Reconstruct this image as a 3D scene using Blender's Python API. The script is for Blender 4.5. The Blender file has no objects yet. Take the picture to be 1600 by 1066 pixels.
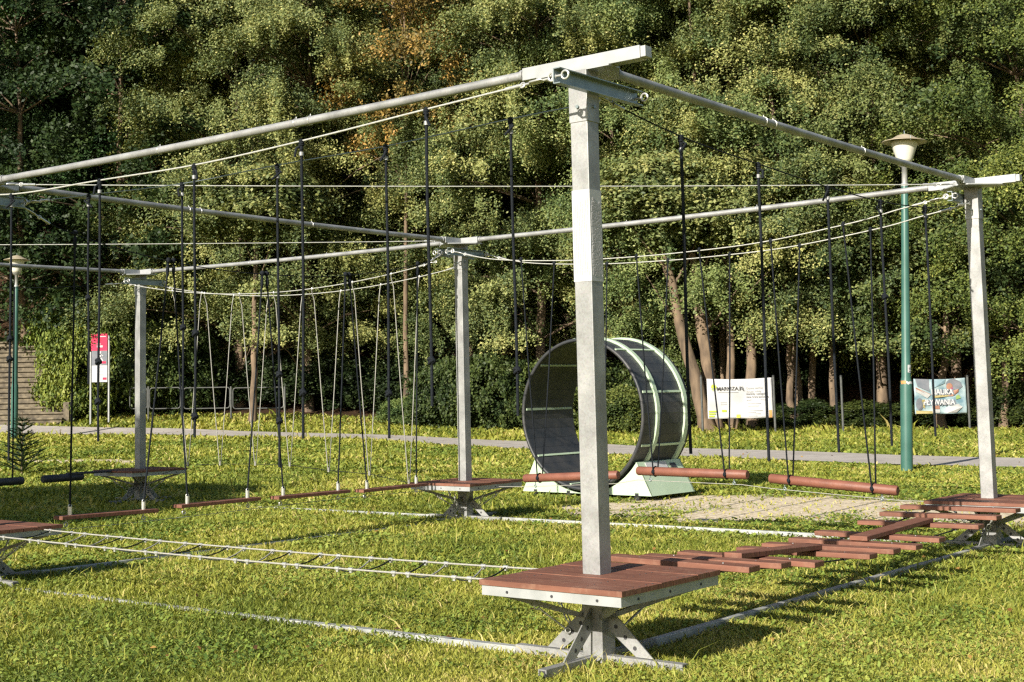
import bpy, math, random
import numpy as np
from mathutils import Vector, Matrix
rnd = random.Random(7)
NR = np.random.default_rng(11)
sc = bpy.context.scene
COL = sc.collection
R = math.radians

# ------------------------------------------------------------------ camera
F, PITCH, ROLL, CH = 2164.5, 0.0910, -0.01932, 1.553
PX, PY = -87.75, -114.52
cp, sp = math.cos(PITCH), math.sin(PITCH)
fw = np.array([0, cp, sp]); up0 = np.array([0, -sp, cp]); r0 = np.array([1., 0, 0])
cr, sr = math.cos(ROLL), math.sin(ROLL)
rt = cr * r0 + sr * up0; up = -sr * r0 + cr * up0
O = np.array([0, 0, CH])
cd = bpy.data.cameras.new('camera'); cam = bpy.data.objects.new('camera', cd); COL.objects.link(cam)
cam.matrix_world = Matrix(((rt[0], up[0], -fw[0], 0), (rt[1], up[1], -fw[1], 0), (rt[2], up[2], -fw[2], CH), (0, 0, 0, 1)))
cd.sensor_width = 36; cd.lens = F / 1600 * 36
cd.shift_x = -PX / 1600; cd.shift_y = PY / 1600
cd.clip_start = .1; cd.clip_end = 2000
sc.camera = cam

def ray(x, y): return fw + (x - 800 - PX) / F * rt - (y - 533 - PY) / F * up

# local frame of the rope course: u runs post A -> B, v runs A -> E
TH = 0.88604
e1 = np.array([math.cos(TH), math.sin(TH), 0]); e2 = np.array([-math.sin(TH), math.cos(TH), 0])
A0 = np.array([.781, 8.122, 0.]); LA, LB = 6.7176, 6.4089
ez = np.array([0, 0, 1.])
def W(u, v, z): return A0 + e1 * u + e2 * v + ez * z
def onu(x, y, U):
    d = ray(x, y); t = (U - (O - A0) @ e1) / (d @ e1); P = O + t * d
    return (P - A0) @ e2, P[2]
def onv(x, y, V):
    d = ray(x, y); t = (V - (O - A0) @ e2) / (d @ e2); P = O + t * d
    return (P - A0) @ e1, P[2]
def atY(x, y, Y):
    d = ray(x, y); return O + d * (Y / d[1])

# ------------------------------------------------------------------ ground shape
def ss(t):
    t = np.clip(t, 0, 1); return t * t * (3 - 2 * t)
def gz(x, y):
    x = np.asarray(x, float); y = np.asarray(y, float)
    zr = np.interp(y, [0, 25, 41, 46, 50], [0, 0, .22, .45, .8])
    zl = np.interp(y, [0, 22, 44, 48, 52], [0, 0, .5, .95, 1.4])
    w = ss((-x + 4) / 14)
    z = zr * (1 - w) + zl * w
    edge = np.interp(x, [-40, -14, 0, 9, 25, 60], [54, 50, 48, 46, 38, 20])
    h = np.maximum(0, y - edge)
    z = z + .42 * h * ss(h / 6) * ss((140 - y) / 60 + .4)
    return z + .02 * np.sin(x * .7 + 1) * np.sin(y * .6)*ss((y - 16) / 8)
def onground(x, y, lift=0):
    d = ray(x, y); t = 4.; 
    for _ in range(4000):
        P = O + t * d
        if P[2] <= gz(P[0], P[1]): break
        t += .03
    P = O + t * d; P[2] = float(gz(P[0], P[1])) + lift
    return P

# ------------------------------------------------------------------ materials
def new_mat(name):
    m = bpy.data.materials.new(name); m.use_nodes = True
    nt = m.node_tree; b = nt.nodes['Principled BSDF']
    return m, nt, b
def N(nt, t, **k):
    n = nt.nodes.new(t)
    for a, v in k.items(): setattr(n, a, v)
    return n
def ramp(nt, src, cols, pos=None):
    r = N(nt, 'ShaderNodeValToRGB'); e = r.color_ramp.elements
    pos = pos or [i / (len(cols) - 1) for i in range(len(cols))]
    while len(e) < len(cols): e.new(.5)
    for i, c in enumerate(cols):
        e[i].position = pos[i]; e[i].color = (*c, 1)
    nt.links.new(src, r.inputs[0]); return r.outputs[0]
def noisy(name, c1, c2, scale=6, rough=.6, metal=0, bump=0, bscale=None, detail=6, stretch=None, pos=None, spec=None):
    m, nt, b = new_mat(name)
    tc = N(nt, 'ShaderNodeTexCoord'); mp = N(nt, 'ShaderNodeMapping')
    nt.links.new(tc.outputs['Object'], mp.inputs[0])
    if stretch: mp.inputs['Scale'].default_value = stretch
    n = N(nt, 'ShaderNodeTexNoise'); n.inputs['Scale'].default_value = scale; n.inputs['Detail'].default_value = detail
    nt.links.new(mp.outputs[0], n.inputs[0])
    col = ramp(nt, n.outputs[0], [c1, c2], pos or [.3, .7])
    nt.links.new(col, b.inputs['Base Color'])
    b.inputs['Roughness'].default_value = rough; b.inputs['Metallic'].default_value = metal
    if spec is not None: b.inputs['Specular IOR Level'].default_value = spec
    if bump:
        n2 = N(nt, 'ShaderNodeTexNoise'); n2.inputs['Scale'].default_value = bscale or scale * 4; n2.inputs['Detail'].default_value = 4
        nt.links.new(mp.outputs[0], n2.inputs[0])
        bp = N(nt, 'ShaderNodeBump'); bp.inputs['Strength'].default_value = bump; bp.inputs['Distance'].default_value = .01
        nt.links.new(n2.outputs[0], bp.inputs['Height']); nt.links.new(bp.outputs[0], b.inputs['Normal'])
    return m
def galv():
    m, nt, b = new_mat('galvanised_steel')
    tc = N(nt, 'ShaderNodeTexCoord')
    v = N(nt, 'ShaderNodeTexVoronoi'); v.inputs['Scale'].default_value = 95
    n = N(nt, 'ShaderNodeTexNoise'); n.inputs['Scale'].default_value = 5; n.inputs['Detail'].default_value = 8
    nt.links.new(tc.outputs['Object'], v.inputs[0]); nt.links.new(tc.outputs['Object'], n.inputs[0])
    c = ramp(nt, n.outputs[0], [(.27, .29, .30), (.43, .45, .46)], [.35, .65])
    mx = N(nt, 'ShaderNodeMix', data_type='RGBA', blend_type='MULTIPLY'); mx.inputs[0].default_value = .25
    nt.links.new(c, mx.inputs[6]); nt.links.new(v.outputs['Color'], mx.inputs[7])
    hs = N(nt, 'ShaderNodeHueSaturation'); hs.inputs['Saturation'].default_value = .18; hs.inputs['Value'].default_value = .92
    nt.links.new(mx.outputs[2], hs.inputs['Color'])
    nt.links.new(hs.outputs[0], b.inputs['Base Color'])
    b.inputs['Metallic'].default_value = .35; b.inputs['Roughness'].default_value = .5
    return m
M = {}
M['galv'] = galv()
M['zinc'] = noisy('pale_zinc_plate', (.32, .335, .34), (.42, .43, .44), 9, .45, .2)
M['bracket'] = noisy('dull_steel_channel', (.2, .25, .26), (.3, .35, .36), 12, .4, .6)
M['rail'] = noisy('weathered_steel_rail', (.3, .32, .33), (.58, .58, .55), 7, .5, .3)
M['bright'] = noisy('bright_steel_fitting', (.55, .55, .53), (.75, .75, .72), 30, .3, .6)
M['cable'] = noisy('steel_cable', (.4, .4, .37), (.6, .6, .56), 60, .45, .3)
M['whiterope'] = noisy('pale_rope', (.25, .245, .22), (.37, .36, .33), 80, .8)
M['rope'] = noisy('black_rope', (.008, .01, .014), (.02, .024, .03), 120, .85, 0, .6, 200, spec=.15)
M['rubber'] = noisy('black_rubber', (.012, .014, .016), (.03, .032, .035), 20, .6)
def deckmat():
    m, nt, b = new_mat('red_brown_composite_board'); tc = N(nt, 'ShaderNodeTexCoord'); mp = N(nt, 'ShaderNodeMapping')
    mp.inputs['Rotation'].default_value = (0, 0, -TH); mp2 = N(nt, 'ShaderNodeMapping'); mp2.inputs['Scale'].default_value = (40, 2.2, 10)
    nt.links.new(tc.outputs['Object'], mp.inputs[0]); nt.links.new(mp.outputs[0], mp2.inputs[0])
    g_ = N(nt, 'ShaderNodeTexNoise'); g_.inputs['Scale'].default_value = 1.5; g_.inputs['Detail'].default_value = 6; nt.links.new(mp2.outputs[0], g_.inputs[0])
    c = ramp(nt, g_.outputs[0], [(.125, .048, .03), (.235, .094, .058)], [.3, .7])
    d_ = N(nt, 'ShaderNodeTexNoise'); d_.inputs['Scale'].default_value = 7; d_.inputs['Detail'].default_value = 10; d_.inputs['Roughness'].default_value = .75; nt.links.new(tc.outputs['Object'], d_.inputs[0])
    f_ = ramp(nt, d_.outputs[0], [(0, 0, 0), (.55, .55, .55)], [.52, .78])
    mx = N(nt, 'ShaderNodeMix', data_type='RGBA'); nt.links.new(f_, mx.inputs[0]); nt.links.new(c, mx.inputs[6]); mx.inputs[7].default_value = (.36, .22, .15, 1)
    nt.links.new(mx.outputs[2], b.inputs['Base Color']); b.inputs['Roughness'].default_value = .65
    bp = N(nt, 'ShaderNodeBump'); bp.inputs['Strength'].default_value = .4; bp.inputs['Distance'].default_value = .003
    nt.links.new(g_.outputs[0], bp.inputs['Height']); nt.links.new(bp.outputs[0], b.inputs['Normal']); return m
M['deck'] = deckmat()
M['log'] = noisy('red_brown_painted_log', (.15, .055, .036), (.23, .088, .058), 6, .55, 0, .3, 40)
M['darklog'] = noisy('shade_dark_log', (.02, .022, .03), (.045, .045, .055), 8, .5)  # near-black tone paints the shade on the far logs into the colour
M['lampgreen'] = noisy('green_lamp_paint', (.035, .105, .085), (.055, .145, .12), 3, .4)
M['hood'] = noisy('lamp_hood', (.32, .27, .19), (.42, .36, .26), 4, .5)
M['globe'] = noisy('lamp_globe', (.6, .58, .52), (.7, .68, .6), 4, .35)
M['wgreen'] = noisy('pale_green_paint', (.42, .54, .38), (.5, .62, .46), 3, .45)
M['wdark'] = noisy('dark_composite_panel', (.022, .027, .034), (.06, .058, .058), 4, .5, 0, .2, 30)
M['white'] = noisy('white_vinyl', (.46, .46, .47), (.53, .53, .55), 2, .5)
M['ink'] = noisy('dark_ink', (.03, .03, .035), (.05, .05, .055), 5, .6)
M['grey'] = noisy('grey_ink', (.35, .35, .36), (.42, .42, .43), 5, .6)
M['lime'] = noisy('lime_print', (.35, .45, .03), (.45, .55, .06), 5, .5)
M['yellow'] = noisy('yellow_print', (.6, .5, .06), (.72, .6, .1), 5, .5)
M['orange'] = noisy('orange_print', (.55, .2, .06), (.65, .28, .1), 5, .5)
M['red'] = noisy('red_print', (.55, .008, .06), (.65, .015, .09), 5, .45)
M['greyblue'] = noisy('grey_print', (.12, .14, .17), (.2, .2, .23), 5, .5)
M['ltblue'] = noisy('light_blue_print', (.16, .34, .42), (.24, .42, .5), 5, .5)
M['magenta'] = noisy('pink_print', (.4, .04, .2), (.5, .06, .25), 5, .5)
M['skin'] = noisy('warm_print', (.4, .17, .09), (.5, .25, .14), 9, .5)
M['pool'] = noisy('swimming_banner_print', (.10, .19, .24), (.34, .42, .44), 3.2, .5, 0, 0, None, 5, None, [.35, .62])
M['bark'] = noisy('tree_bark', (.07, .05, .035), (.24, .17, .11), 5, .9, 0, .8, 22, 8, (1, 1, .3))
M['post'] = noisy('grey_painted_post', (.05, .053, .053), (.1, .105, .1), 8, .6)
M['stone'] = noisy('sandstone_step', (.06, .05, .038), (.23, .19, .13), 5, .9, 0, .6, 18, 8)  # darker, stronger mottle also paints the shadows across the steps
M['asphalt'] = noisy('pale_path_surface', (.34, .305, .28), (.46, .42, .385), 2.2, .9, 0, .3, 60, 10)
M['needle'] = noisy('spruce_needles', (.02, .045, .02), (.05, .09, .035), 3, .7)

def leaf_mat(name, ramp_cols, trans=.18, tcol=(1.25, 1.2, .5), rough=.55, use_obj=True):
    m, nt, b = new_mat(name)
    at = N(nt, 'ShaderNodeAttribute', attribute_name='rnd')
    c = ramp(nt, at.outputs['Fac'], ramp_cols)
    if use_obj:
        oi = N(nt, 'ShaderNodeObjectInfo')
        mx = N(nt, 'ShaderNodeMix', data_type='RGBA', blend_type='MULTIPLY'); mx.inputs[0].default_value = 1
        nt.links.new(c, mx.inputs[6]); nt.links.new(oi.outputs['Color'], mx.inputs[7]); c = mx.outputs[2]
    nt.links.new(c, b.inputs['Base Color'])
    b.inputs['Roughness'].default_value = rough; b.inputs['Specular IOR Level'].default_value = .3
    t = N(nt, 'ShaderNodeBsdfTranslucent')
    m2 = N(nt, 'ShaderNodeMix', data_type='RGBA', blend_type='MULTIPLY'); m2.inputs[0].default_value = 1
    nt.links.new(c, m2.inputs[6]); m2.inputs[7].default_value = (*tcol, 1)
    nt.links.new(m2.outputs[2], t.inputs[0])
    ms = N(nt, 'ShaderNodeMixShader'); ms.inputs[0].default_value = trans
    out = nt.nodes['Material Output']
    nt.links.new(b.outputs[0], ms.inputs[1]); nt.links.new(t.outputs[0], ms.inputs[2]); nt.links.new(ms.outputs[0], out.inputs[0])
    return m
M['leaf'] = leaf_mat('tree_leaves', [(.034, .062, .032), (.115, .152, .056), (.25, .27, .095), (.45, .43, .18)])
M['grass'] = leaf_mat('grass_blades', [(.11, .15, .024), (.23, .26, .04), (.38, .375, .07), (.56, .46, .18)], .25, use_obj=False)
M['clover'] = leaf_mat('clover_leaves', [(.09, .15, .03), (.2, .265, .045), (.37, .395, .09)], .15, use_obj=False)

# ------------------------------------------------------------------ mesh building
def nrm(a): a = np.asarray(a, float); return a / (np.linalg.norm(a) + 1e-12)
class MB:
    def __init__(s): s.v = []; s.f = []; s.mi = []; s.sm = []; s.k = 0
    def add(s, vs, fs, smooth=False):
        o = len(s.v); s.v += [tuple(map(float, p)) for p in vs]
        for f in fs: s.f.append([i + o for i in f]); s.mi.append(s.k); s.sm.append(smooth)
    def box(s, c, hx, hy, hz, ax=None, ay=None, az=None):
        ax = nrm(ax) if ax is not None else np.array([1., 0, 0]); ay = nrm(ay) if ay is not None else np.array([0, 1., 0])
        az = nrm(az) if az is not None else np.cross(ax, ay)
        c = np.asarray(c, float); vs = []
        for i in (-1, 1):
            for j in (-1, 1):
                for k in (-1, 1): vs.append(c + ax * hx * i + ay * hy * j + az * hz * k)
        s.add(vs, [(0, 1, 3, 2), (4, 6, 7, 5), (0, 4, 5, 1), (2, 3, 7, 6), (0, 2, 6, 4), (1, 5, 7, 3)])
    def ubox(s, u0, u1, v0, v1, z0, z1):   # box in course frame
        s.box(W((u0 + u1) / 2, (v0 + v1) / 2, (z0 + z1) / 2), (u1 - u0) / 2, (v1 - v0) / 2, (z1 - z0) / 2, e1, e2, ez)
    def beam(s, a, b, w, h, upv=(0, 0, 1)):
        a = np.asarray(a, float); b = np.asarray(b, float); d = nrm(b - a)
        x = nrm(np.cross(d, upv)); z = np.cross(x, d)
        s.box((a + b) / 2, np.linalg.norm(b - a) / 2, w / 2, h / 2, d, x, z)
    def tube(s, pts, r, n=8, cap=True, smooth=True):
        pts = [np.asarray(p, float) for p in pts]; m = len(pts)
        rr = r if hasattr(r, '__len__') else [r] * m
        vs = []; prev = None
        for i, p in enumerate(pts):
            d = nrm(pts[min(i + 1, m - 1)] - pts[max(i - 1, 0)])
            if prev is None:
                a = np.array([0, 0, 1.]) if abs(d[2]) < .9 else np.array([1., 0, 0])
                x = nrm(np.cross(d, a))
            else: x = nrm(prev - d * (prev @ d))
            prev = x; y = np.cross(d, x)
            for j in range(n):
                t = 2 * math.pi * j / n
                vs.append(p + rr[i] * (math.cos(t) * x + math.sin(t) * y))
        fs = []
        for i in range(m - 1):
            for j in range(n):
                k = (j + 1) % n
                fs.append((i * n + j, i * n + k, (i + 1) * n + k, (i + 1) * n + j))
        s.add(vs, fs, smooth)
        if cap:
            s.add(vs[:n], [tuple(range(n))[::-1]]); s.add(vs[-n:], [tuple(range(n))])
    def ring(s, c, R_, r, axis, n=14, k=6, a0=0, a1=2 * math.pi):
        axis = nrm(axis); a = np.array([0, 0, 1.]) if abs(axis[2]) < .9 else np.array([1., 0, 0])
        x = nrm(np.cross(axis, a)); y = np.cross(axis, x); c = np.asarray(c, float)
        s.tube([c + R_ * (math.cos(t) * x + math.sin(t) * y) for t in np.linspace(a0, a1, n + 1)], r, k)
    def blob(s, c, rx, rz, seed=0, n=8, m=6):
        q = random.Random(seed); c = np.asarray(c, float); vs = []; fs = []
        for i in range(m + 1):
            t = math.pi * i / m
            for j in range(n):
                p = 2 * math.pi * j / n; w = 1 + q.uniform(-.18, .18)
                vs.append(c + np.array([rx * w * math.sin(t) * math.cos(p), rx * w * math.sin(t) * math.sin(p), rz * math.cos(t)]))
        for i in range(m):
            for j in range(n):
                k = (j + 1) % n; fs.append((i * n + j, (i + 1) * n + j, (i + 1) * n + k, i * n + k))
        s.add(vs, fs, True)
    def prism(s, poly, off):
        poly = [np.asarray(p, float) for p in poly]; off = np.asarray(off, float); n = len(poly)
        vs = [p - off / 2 for p in poly] + [p + off / 2 for p in poly]
        s.add(vs, [tuple(range(n))[::-1], tuple(range(n, 2 * n))] + [(i, (i + 1) % n, (i + 1) % n + n, i + n) for i in range(n)])
    def lathe(s, c, prof, n=24, smooth=True):
        c = np.asarray(c, float); vs = []
        for r_, z in prof:
            for j in range(n): t = 2 * math.pi * j / n; vs.append(c + np.array([r_ * math.cos(t), r_ * math.sin(t), z]))
        s.add(vs, [(i * n + j, i * n + (j + 1) % n, (i + 1) * n + (j + 1) % n, (i + 1) * n + j) for i in range(len(prof) - 1) for j in range(n)], smooth)
    def cut(s):
        s.marks = getattr(s, 'marks', []) + [(len(s.v), len(s.f))]
    def build_each(s, name, mats, parent=None, bevel=0):
        mk = [m_ for m_ in getattr(s, 'marks', []) if m_[1] < len(s.f)]
        if not mk or mk[0] != (0, 0): mk = [(0, 0)] + mk
        mk = sorted(set(mk)) + [(len(s.v), len(s.f))]; out = []
        for (v0, f0), (v1, f1) in zip(mk[:-1], mk[1:]):
            if f1 <= f0: continue
            b = MB(); b.v = s.v[v0:v1]; b.f = [[i - v0 for i in f] for f in s.f[f0:f1]]; b.mi = s.mi[f0:f1]; b.sm = s.sm[f0:f1]
            out.append(b.build(name, mats, parent, bevel))
        return out
    def build(s, name, mats, parent=None, bevel=0):
        if not isinstance(mats, (list, tuple)): mats = [mats]
        o = mesh_obj(name, s.v, s.f, mats, parent, s.mi, s.sm)
        if bevel:
            md = o.modifiers.new('bevel', 'BEVEL'); md.width = bevel; md.segments = 2; md.limit_method = 'ANGLE'
        return o
def mesh_obj(name, v, f, mats, parent=None, mi=None, sm=None):
    org = np.array(parent.location) if parent is not None else np.mean(np.array(v), axis=0)
    root = parent is None
    me = bpy.data.meshes.new(name)
    if parent is not None:
        org = np.array(parent['_o'])
    vv = np.array(v) - org
    me.from_pydata(vv.tolist(), [], f)
    for m in mats: me.materials.append(m)
    if mi and len(mats) > 1: me.polygons.foreach_set('material_index', mi)
    if sm: me.polygons.foreach_set('use_smooth', sm)
    me.update()
    o = bpy.data.objects.new(name, me); COL.objects.link(o)
    if root: o.location = org; o['_o'] = list(map(float, org))
    else: o.parent = parent; o['_o'] = parent['_o']
    return o
def thing(name, loc, label, cat, group=None):
    o = bpy.data.objects.new(name, None); o.empty_display_size = .2; COL.objects.link(o); o.location = loc
    o['_o'] = [float(q) for q in loc]
    return tag(o, label, cat, group)
def tag(o, label, cat, group=None):
    o['label'] = label; o['category'] = cat
    if group: o['group'] = group
    return o
def kind(o, k): o['kind'] = k; return o

def fast_mesh(name, co, quads, mat, rndv=None, tris=None):
    """co (n,3), quads (m,4) ; optional tris (k,3)"""
    me = bpy.data.meshes.new(name)
    nq = len(quads); nt_ = 0 if tris is None else len(tris)
    me.vertices.add(len(co)); me.vertices.foreach_set('co', np.asarray(co, np.float32).ravel())
    loops = quads.ravel() if nt_ == 0 else np.concatenate([quads.ravel(), tris.ravel()])
    me.loops.add(len(loops)); me.loops.foreach_set('vertex_index', loops.astype(np.int32))
    st = np.arange(nq) * 4
    if nt_: st = np.concatenate([st, nq * 4 + np.arange(nt_) * 3])
    me.polygons.add(nq + nt_); me.polygons.foreach_set('loop_start', st.astype(np.int32))
    me.update(calc_edges=True)
    me.materials.append(mat)
    if rndv is not None:
        a = me.attributes.new('rnd', 'FLOAT', 'FACE'); a.data.foreach_set('value', np.asarray(rndv, np.float32))
    return me

# ------------------------------------------------------------------ ground, path
def vnoise(x, y, s, seed=0):
    q = np.random.default_rng(seed); G = q.random((64, 64))
    fx = x * s; fy = y * s; ix = np.floor(fx).astype(int); iy = np.floor(fy).astype(int)
    tx = ss(fx - ix); ty = ss(fy - iy)
    g_ = lambda i, j: G[i % 64, j % 64]
    return (g_(ix, iy) * (1 - tx) + g_(ix + 1, iy) * tx) * (1 - ty) + (g_(ix, iy + 1) * (1 - tx) + g_(ix + 1, iy + 1) * tx) * ty
def dirt_mask(x, y):
    """bare sandy patch by the course; 0..1"""
    d = np.zeros_like(np.asarray(x, float))
    for (cx, cy, rx, ry, ang, s) in DIRT:
        ca, sa = math.cos(ang), math.sin(ang)
        dx = (x - cx) * ca + (y - cy) * sa; dy = -(x - cx) * sa + (y - cy) * ca
        d = np.maximum(d, s * ss(1.35 - np.hypot(dx / rx, dy / ry)))
    return np.clip(d - .55 * vnoise(np.asarray(x, float) + 50, np.asarray(y, float) + 50, 1.3, 41) * (d > 0) - .3 * vnoise(np.asarray(x, float) + 50, np.asarray(y, float) + 50, 4.1, 42) * (d > 0) + .38 * (d > .45), 0, 1)
def px_patch(px, py, rx, ry, s=1, ang=0):
    P = onground(px, py); return (P[0], P[1], rx, ry, ang, s)
DIRT = [px_patch(1200, 794, 3.1, 2.7, 1, -.1), px_patch(1020, 795, 1.8, 1.5, .95), px_patch(1430, 800, 1.8, 1.6, .9),
        px_patch(1560, 812, 1.6, 1.1, .9), px_patch(440, 745, 2.8, .7, .45, -.3), px_patch(150, 722, 3.2, 1.0, .6, -.3), px_patch(640, 742, 2.2, .9, .35, 0)]
xs = np.unique(np.concatenate([np.linspace(-400, -45, 12), np.linspace(-45, -16, 40), np.linspace(-16, 22, 153), np.linspace(22, 60, 50), np.linspace(60, 400, 12)]))
ys = np.unique(np.concatenate([np.linspace(-60, 0, 8), np.linspace(0, 50, 201), np.linspace(50, 140, 90), np.linspace(140, 600, 12)]))
X, Y = np.meshgrid(xs, ys); Z = gz(X, Y)
co = np.stack([X, Y, Z], -1).reshape(-1, 3)
nx = len(xs); ii, jj = np.meshgrid(np.arange(len(ys) - 1), np.arange(nx - 1), indexing='ij')
q0 = (ii * nx + jj).ravel(); quads = np.stack([q0, q0 + 1, q0 + nx + 1, q0 + nx], -1)
m, nt, b = new_mat('lawn_soil')
at = N(nt, 'ShaderNodeAttribute', attribute_name='dirt'); at2 = N(nt, 'ShaderNodeAttribute', attribute_name='forest')
tc = N(nt, 'ShaderNodeTexCoord')
n1 = N(nt, 'ShaderNodeTexNoise'); n1.inputs['Scale'].default_value = 2.2; n1.inputs['Detail'].default_value = 10
n2 = N(nt, 'ShaderNodeTexNoise'); n2.inputs['Scale'].default_value = 14; n2.inputs['Detail'].default_value = 8
for n_ in (n1, n2): nt.links.new(tc.outputs['Object'], n_.inputs[0])
lawn = ramp(nt, n2.outputs[0], [(.09, .11, .02), (.2, .22, .04), (.34, .29, .11)], [.3, .5, .75])
sand = ramp(nt, n2.outputs[0], [(.32, .25, .16), (.62, .52, .38), (.78, .69, .54)], [.3, .5, .7])
litter = ramp(nt, n2.outputs[0], [(.02, .014, .008), (.06, .035, .02), (.14, .07, .035)], [.35, .55, .75])
ad = N(nt, 'ShaderNodeMath', operation='MULTIPLY_ADD'); nt.links.new(n1.outputs[0], ad.inputs[0]); ad.inputs[1].default_value = 1.9
sb = N(nt, 'ShaderNodeMath', operation='SUBTRACT'); nt.links.new(at.outputs['Fac'], sb.inputs[0]); sb.inputs[1].default_value = .95
nt.links.new(sb.outputs[0], ad.inputs[2])
fc = ramp(nt, ad.outputs[0], [(0, 0, 0), (1, 1, 1)], [.38, .62])
mx = N(nt, 'ShaderNodeMix', data_type='RGBA'); nt.links.new(fc, mx.inputs[0]); nt.links.new(lawn, mx.inputs[6]); nt.links.new(sand, mx.inputs[7])
mx2 = N(nt, 'ShaderNodeMix', data_type='RGBA'); nt.links.new(at2.outputs['Fac'], mx2.inputs[0]); nt.links.new(mx.outputs[2], mx2.inputs[6]); nt.links.new(litter, mx2.inputs[7])
nt.links.new(mx2.outputs[2], b.inputs['Base Color']); b.inputs['Roughness'].default_value = .95; b.inputs['Specular IOR Level'].default_value = .1
bp = N(nt, 'ShaderNodeBump'); bp.inputs['Strength'].default_value = .6; bp.inputs['Distance'].default_value = .03
nt.links.new(n2.outputs[0], bp.inputs['Height']); nt.links.new(bp.outputs[0], b.inputs['Normal'])
me = fast_mesh('ground', co, quads, m)
def forest_edge(x): return np.interp(x, [-60, -14, -6, 0, 9, 16, 25, 60], [52, 48.5, 47.5, 46.5, 43.5, 39, 34, 12])
a = me.attributes.new('dirt', 'FLOAT', 'POINT'); a.data.foreach_set('value', dirt_mask(co[:, 0], co[:, 1]).astype(np.float32))
a = me.attributes.new('forest', 'FLOAT', 'POINT'); a.data.foreach_set('value', ss((co[:, 1] - forest_edge(co[:, 0])) / 1.5 + .5).astype(np.float32))
g = bpy.data.objects.new('ground', me); COL.objects.link(g); kind(g, 'structure')

# path: near and far edge read off where it crosses the lawn
NEARE = [(1750, 741), (1600, 733), (1350, 726), (1100, 716), (800, 702), (600, 690), (350, 683), (100, 680), (-80, 677)]
FARE = [(1750, 723), (1600, 718), (1350, 711), (1100, 703), (800, 690.5), (600, 681), (350, 674), (100, 668), (-80, 664)]
def spline(P, n):
    P = np.array(P); out = []
    for i in range(len(P) - 1):
        a, b_, c, d = P[max(i - 1, 0)], P[i], P[i + 1], P[min(i + 2, len(P) - 1)]
        for t in np.linspace(0, 1, n, endpoint=False):
            out.append(.5 * (2 * b_ + (c - a) * t + (2 * a - 5 * b_ + 4 * c - d) * t * t + (3 * b_ - a - 3 * c + d) * t ** 3))
    out.append(P[-1]); return np.array(out)
ne = spline([onground(*q)[:2] for q in NEARE], 10); fe = spline([onground(*q)[:2] for q in FARE], 10)
print('path', ne[::10].round(1).tolist(), fe[::10].round(1).tolist())
pv = []; pf = []; K = 12
for i in range(len(ne)):
    for k in range(K + 1):
        p = ne[i] * (1 - k / K) + fe[i] * k / K
        wob = .06 * math.sin(i * .9) if k == 0 else (.06 * math.sin(i * 1.3) if k == K else 0)
        pv.append((p[0], p[1] + wob, float(gz(p[0], p[1])) + .03))
for i in range(len(ne) - 1):
    for k in range(K): q = i * (K + 1) + k; pf.append((q, q + 1, q + K + 2, q + K + 1))
kind(mesh_obj('path', pv, pf, [M['asphalt']]), 'structure')
def on_path(x, y):
    fy = np.interp(x, fe[::-1, 0], fe[::-1, 1]); ny = np.interp(x, ne[::-1, 0], ne[::-1, 1])
    return (y > ny - .03) & (y < fy + .03)

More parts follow.
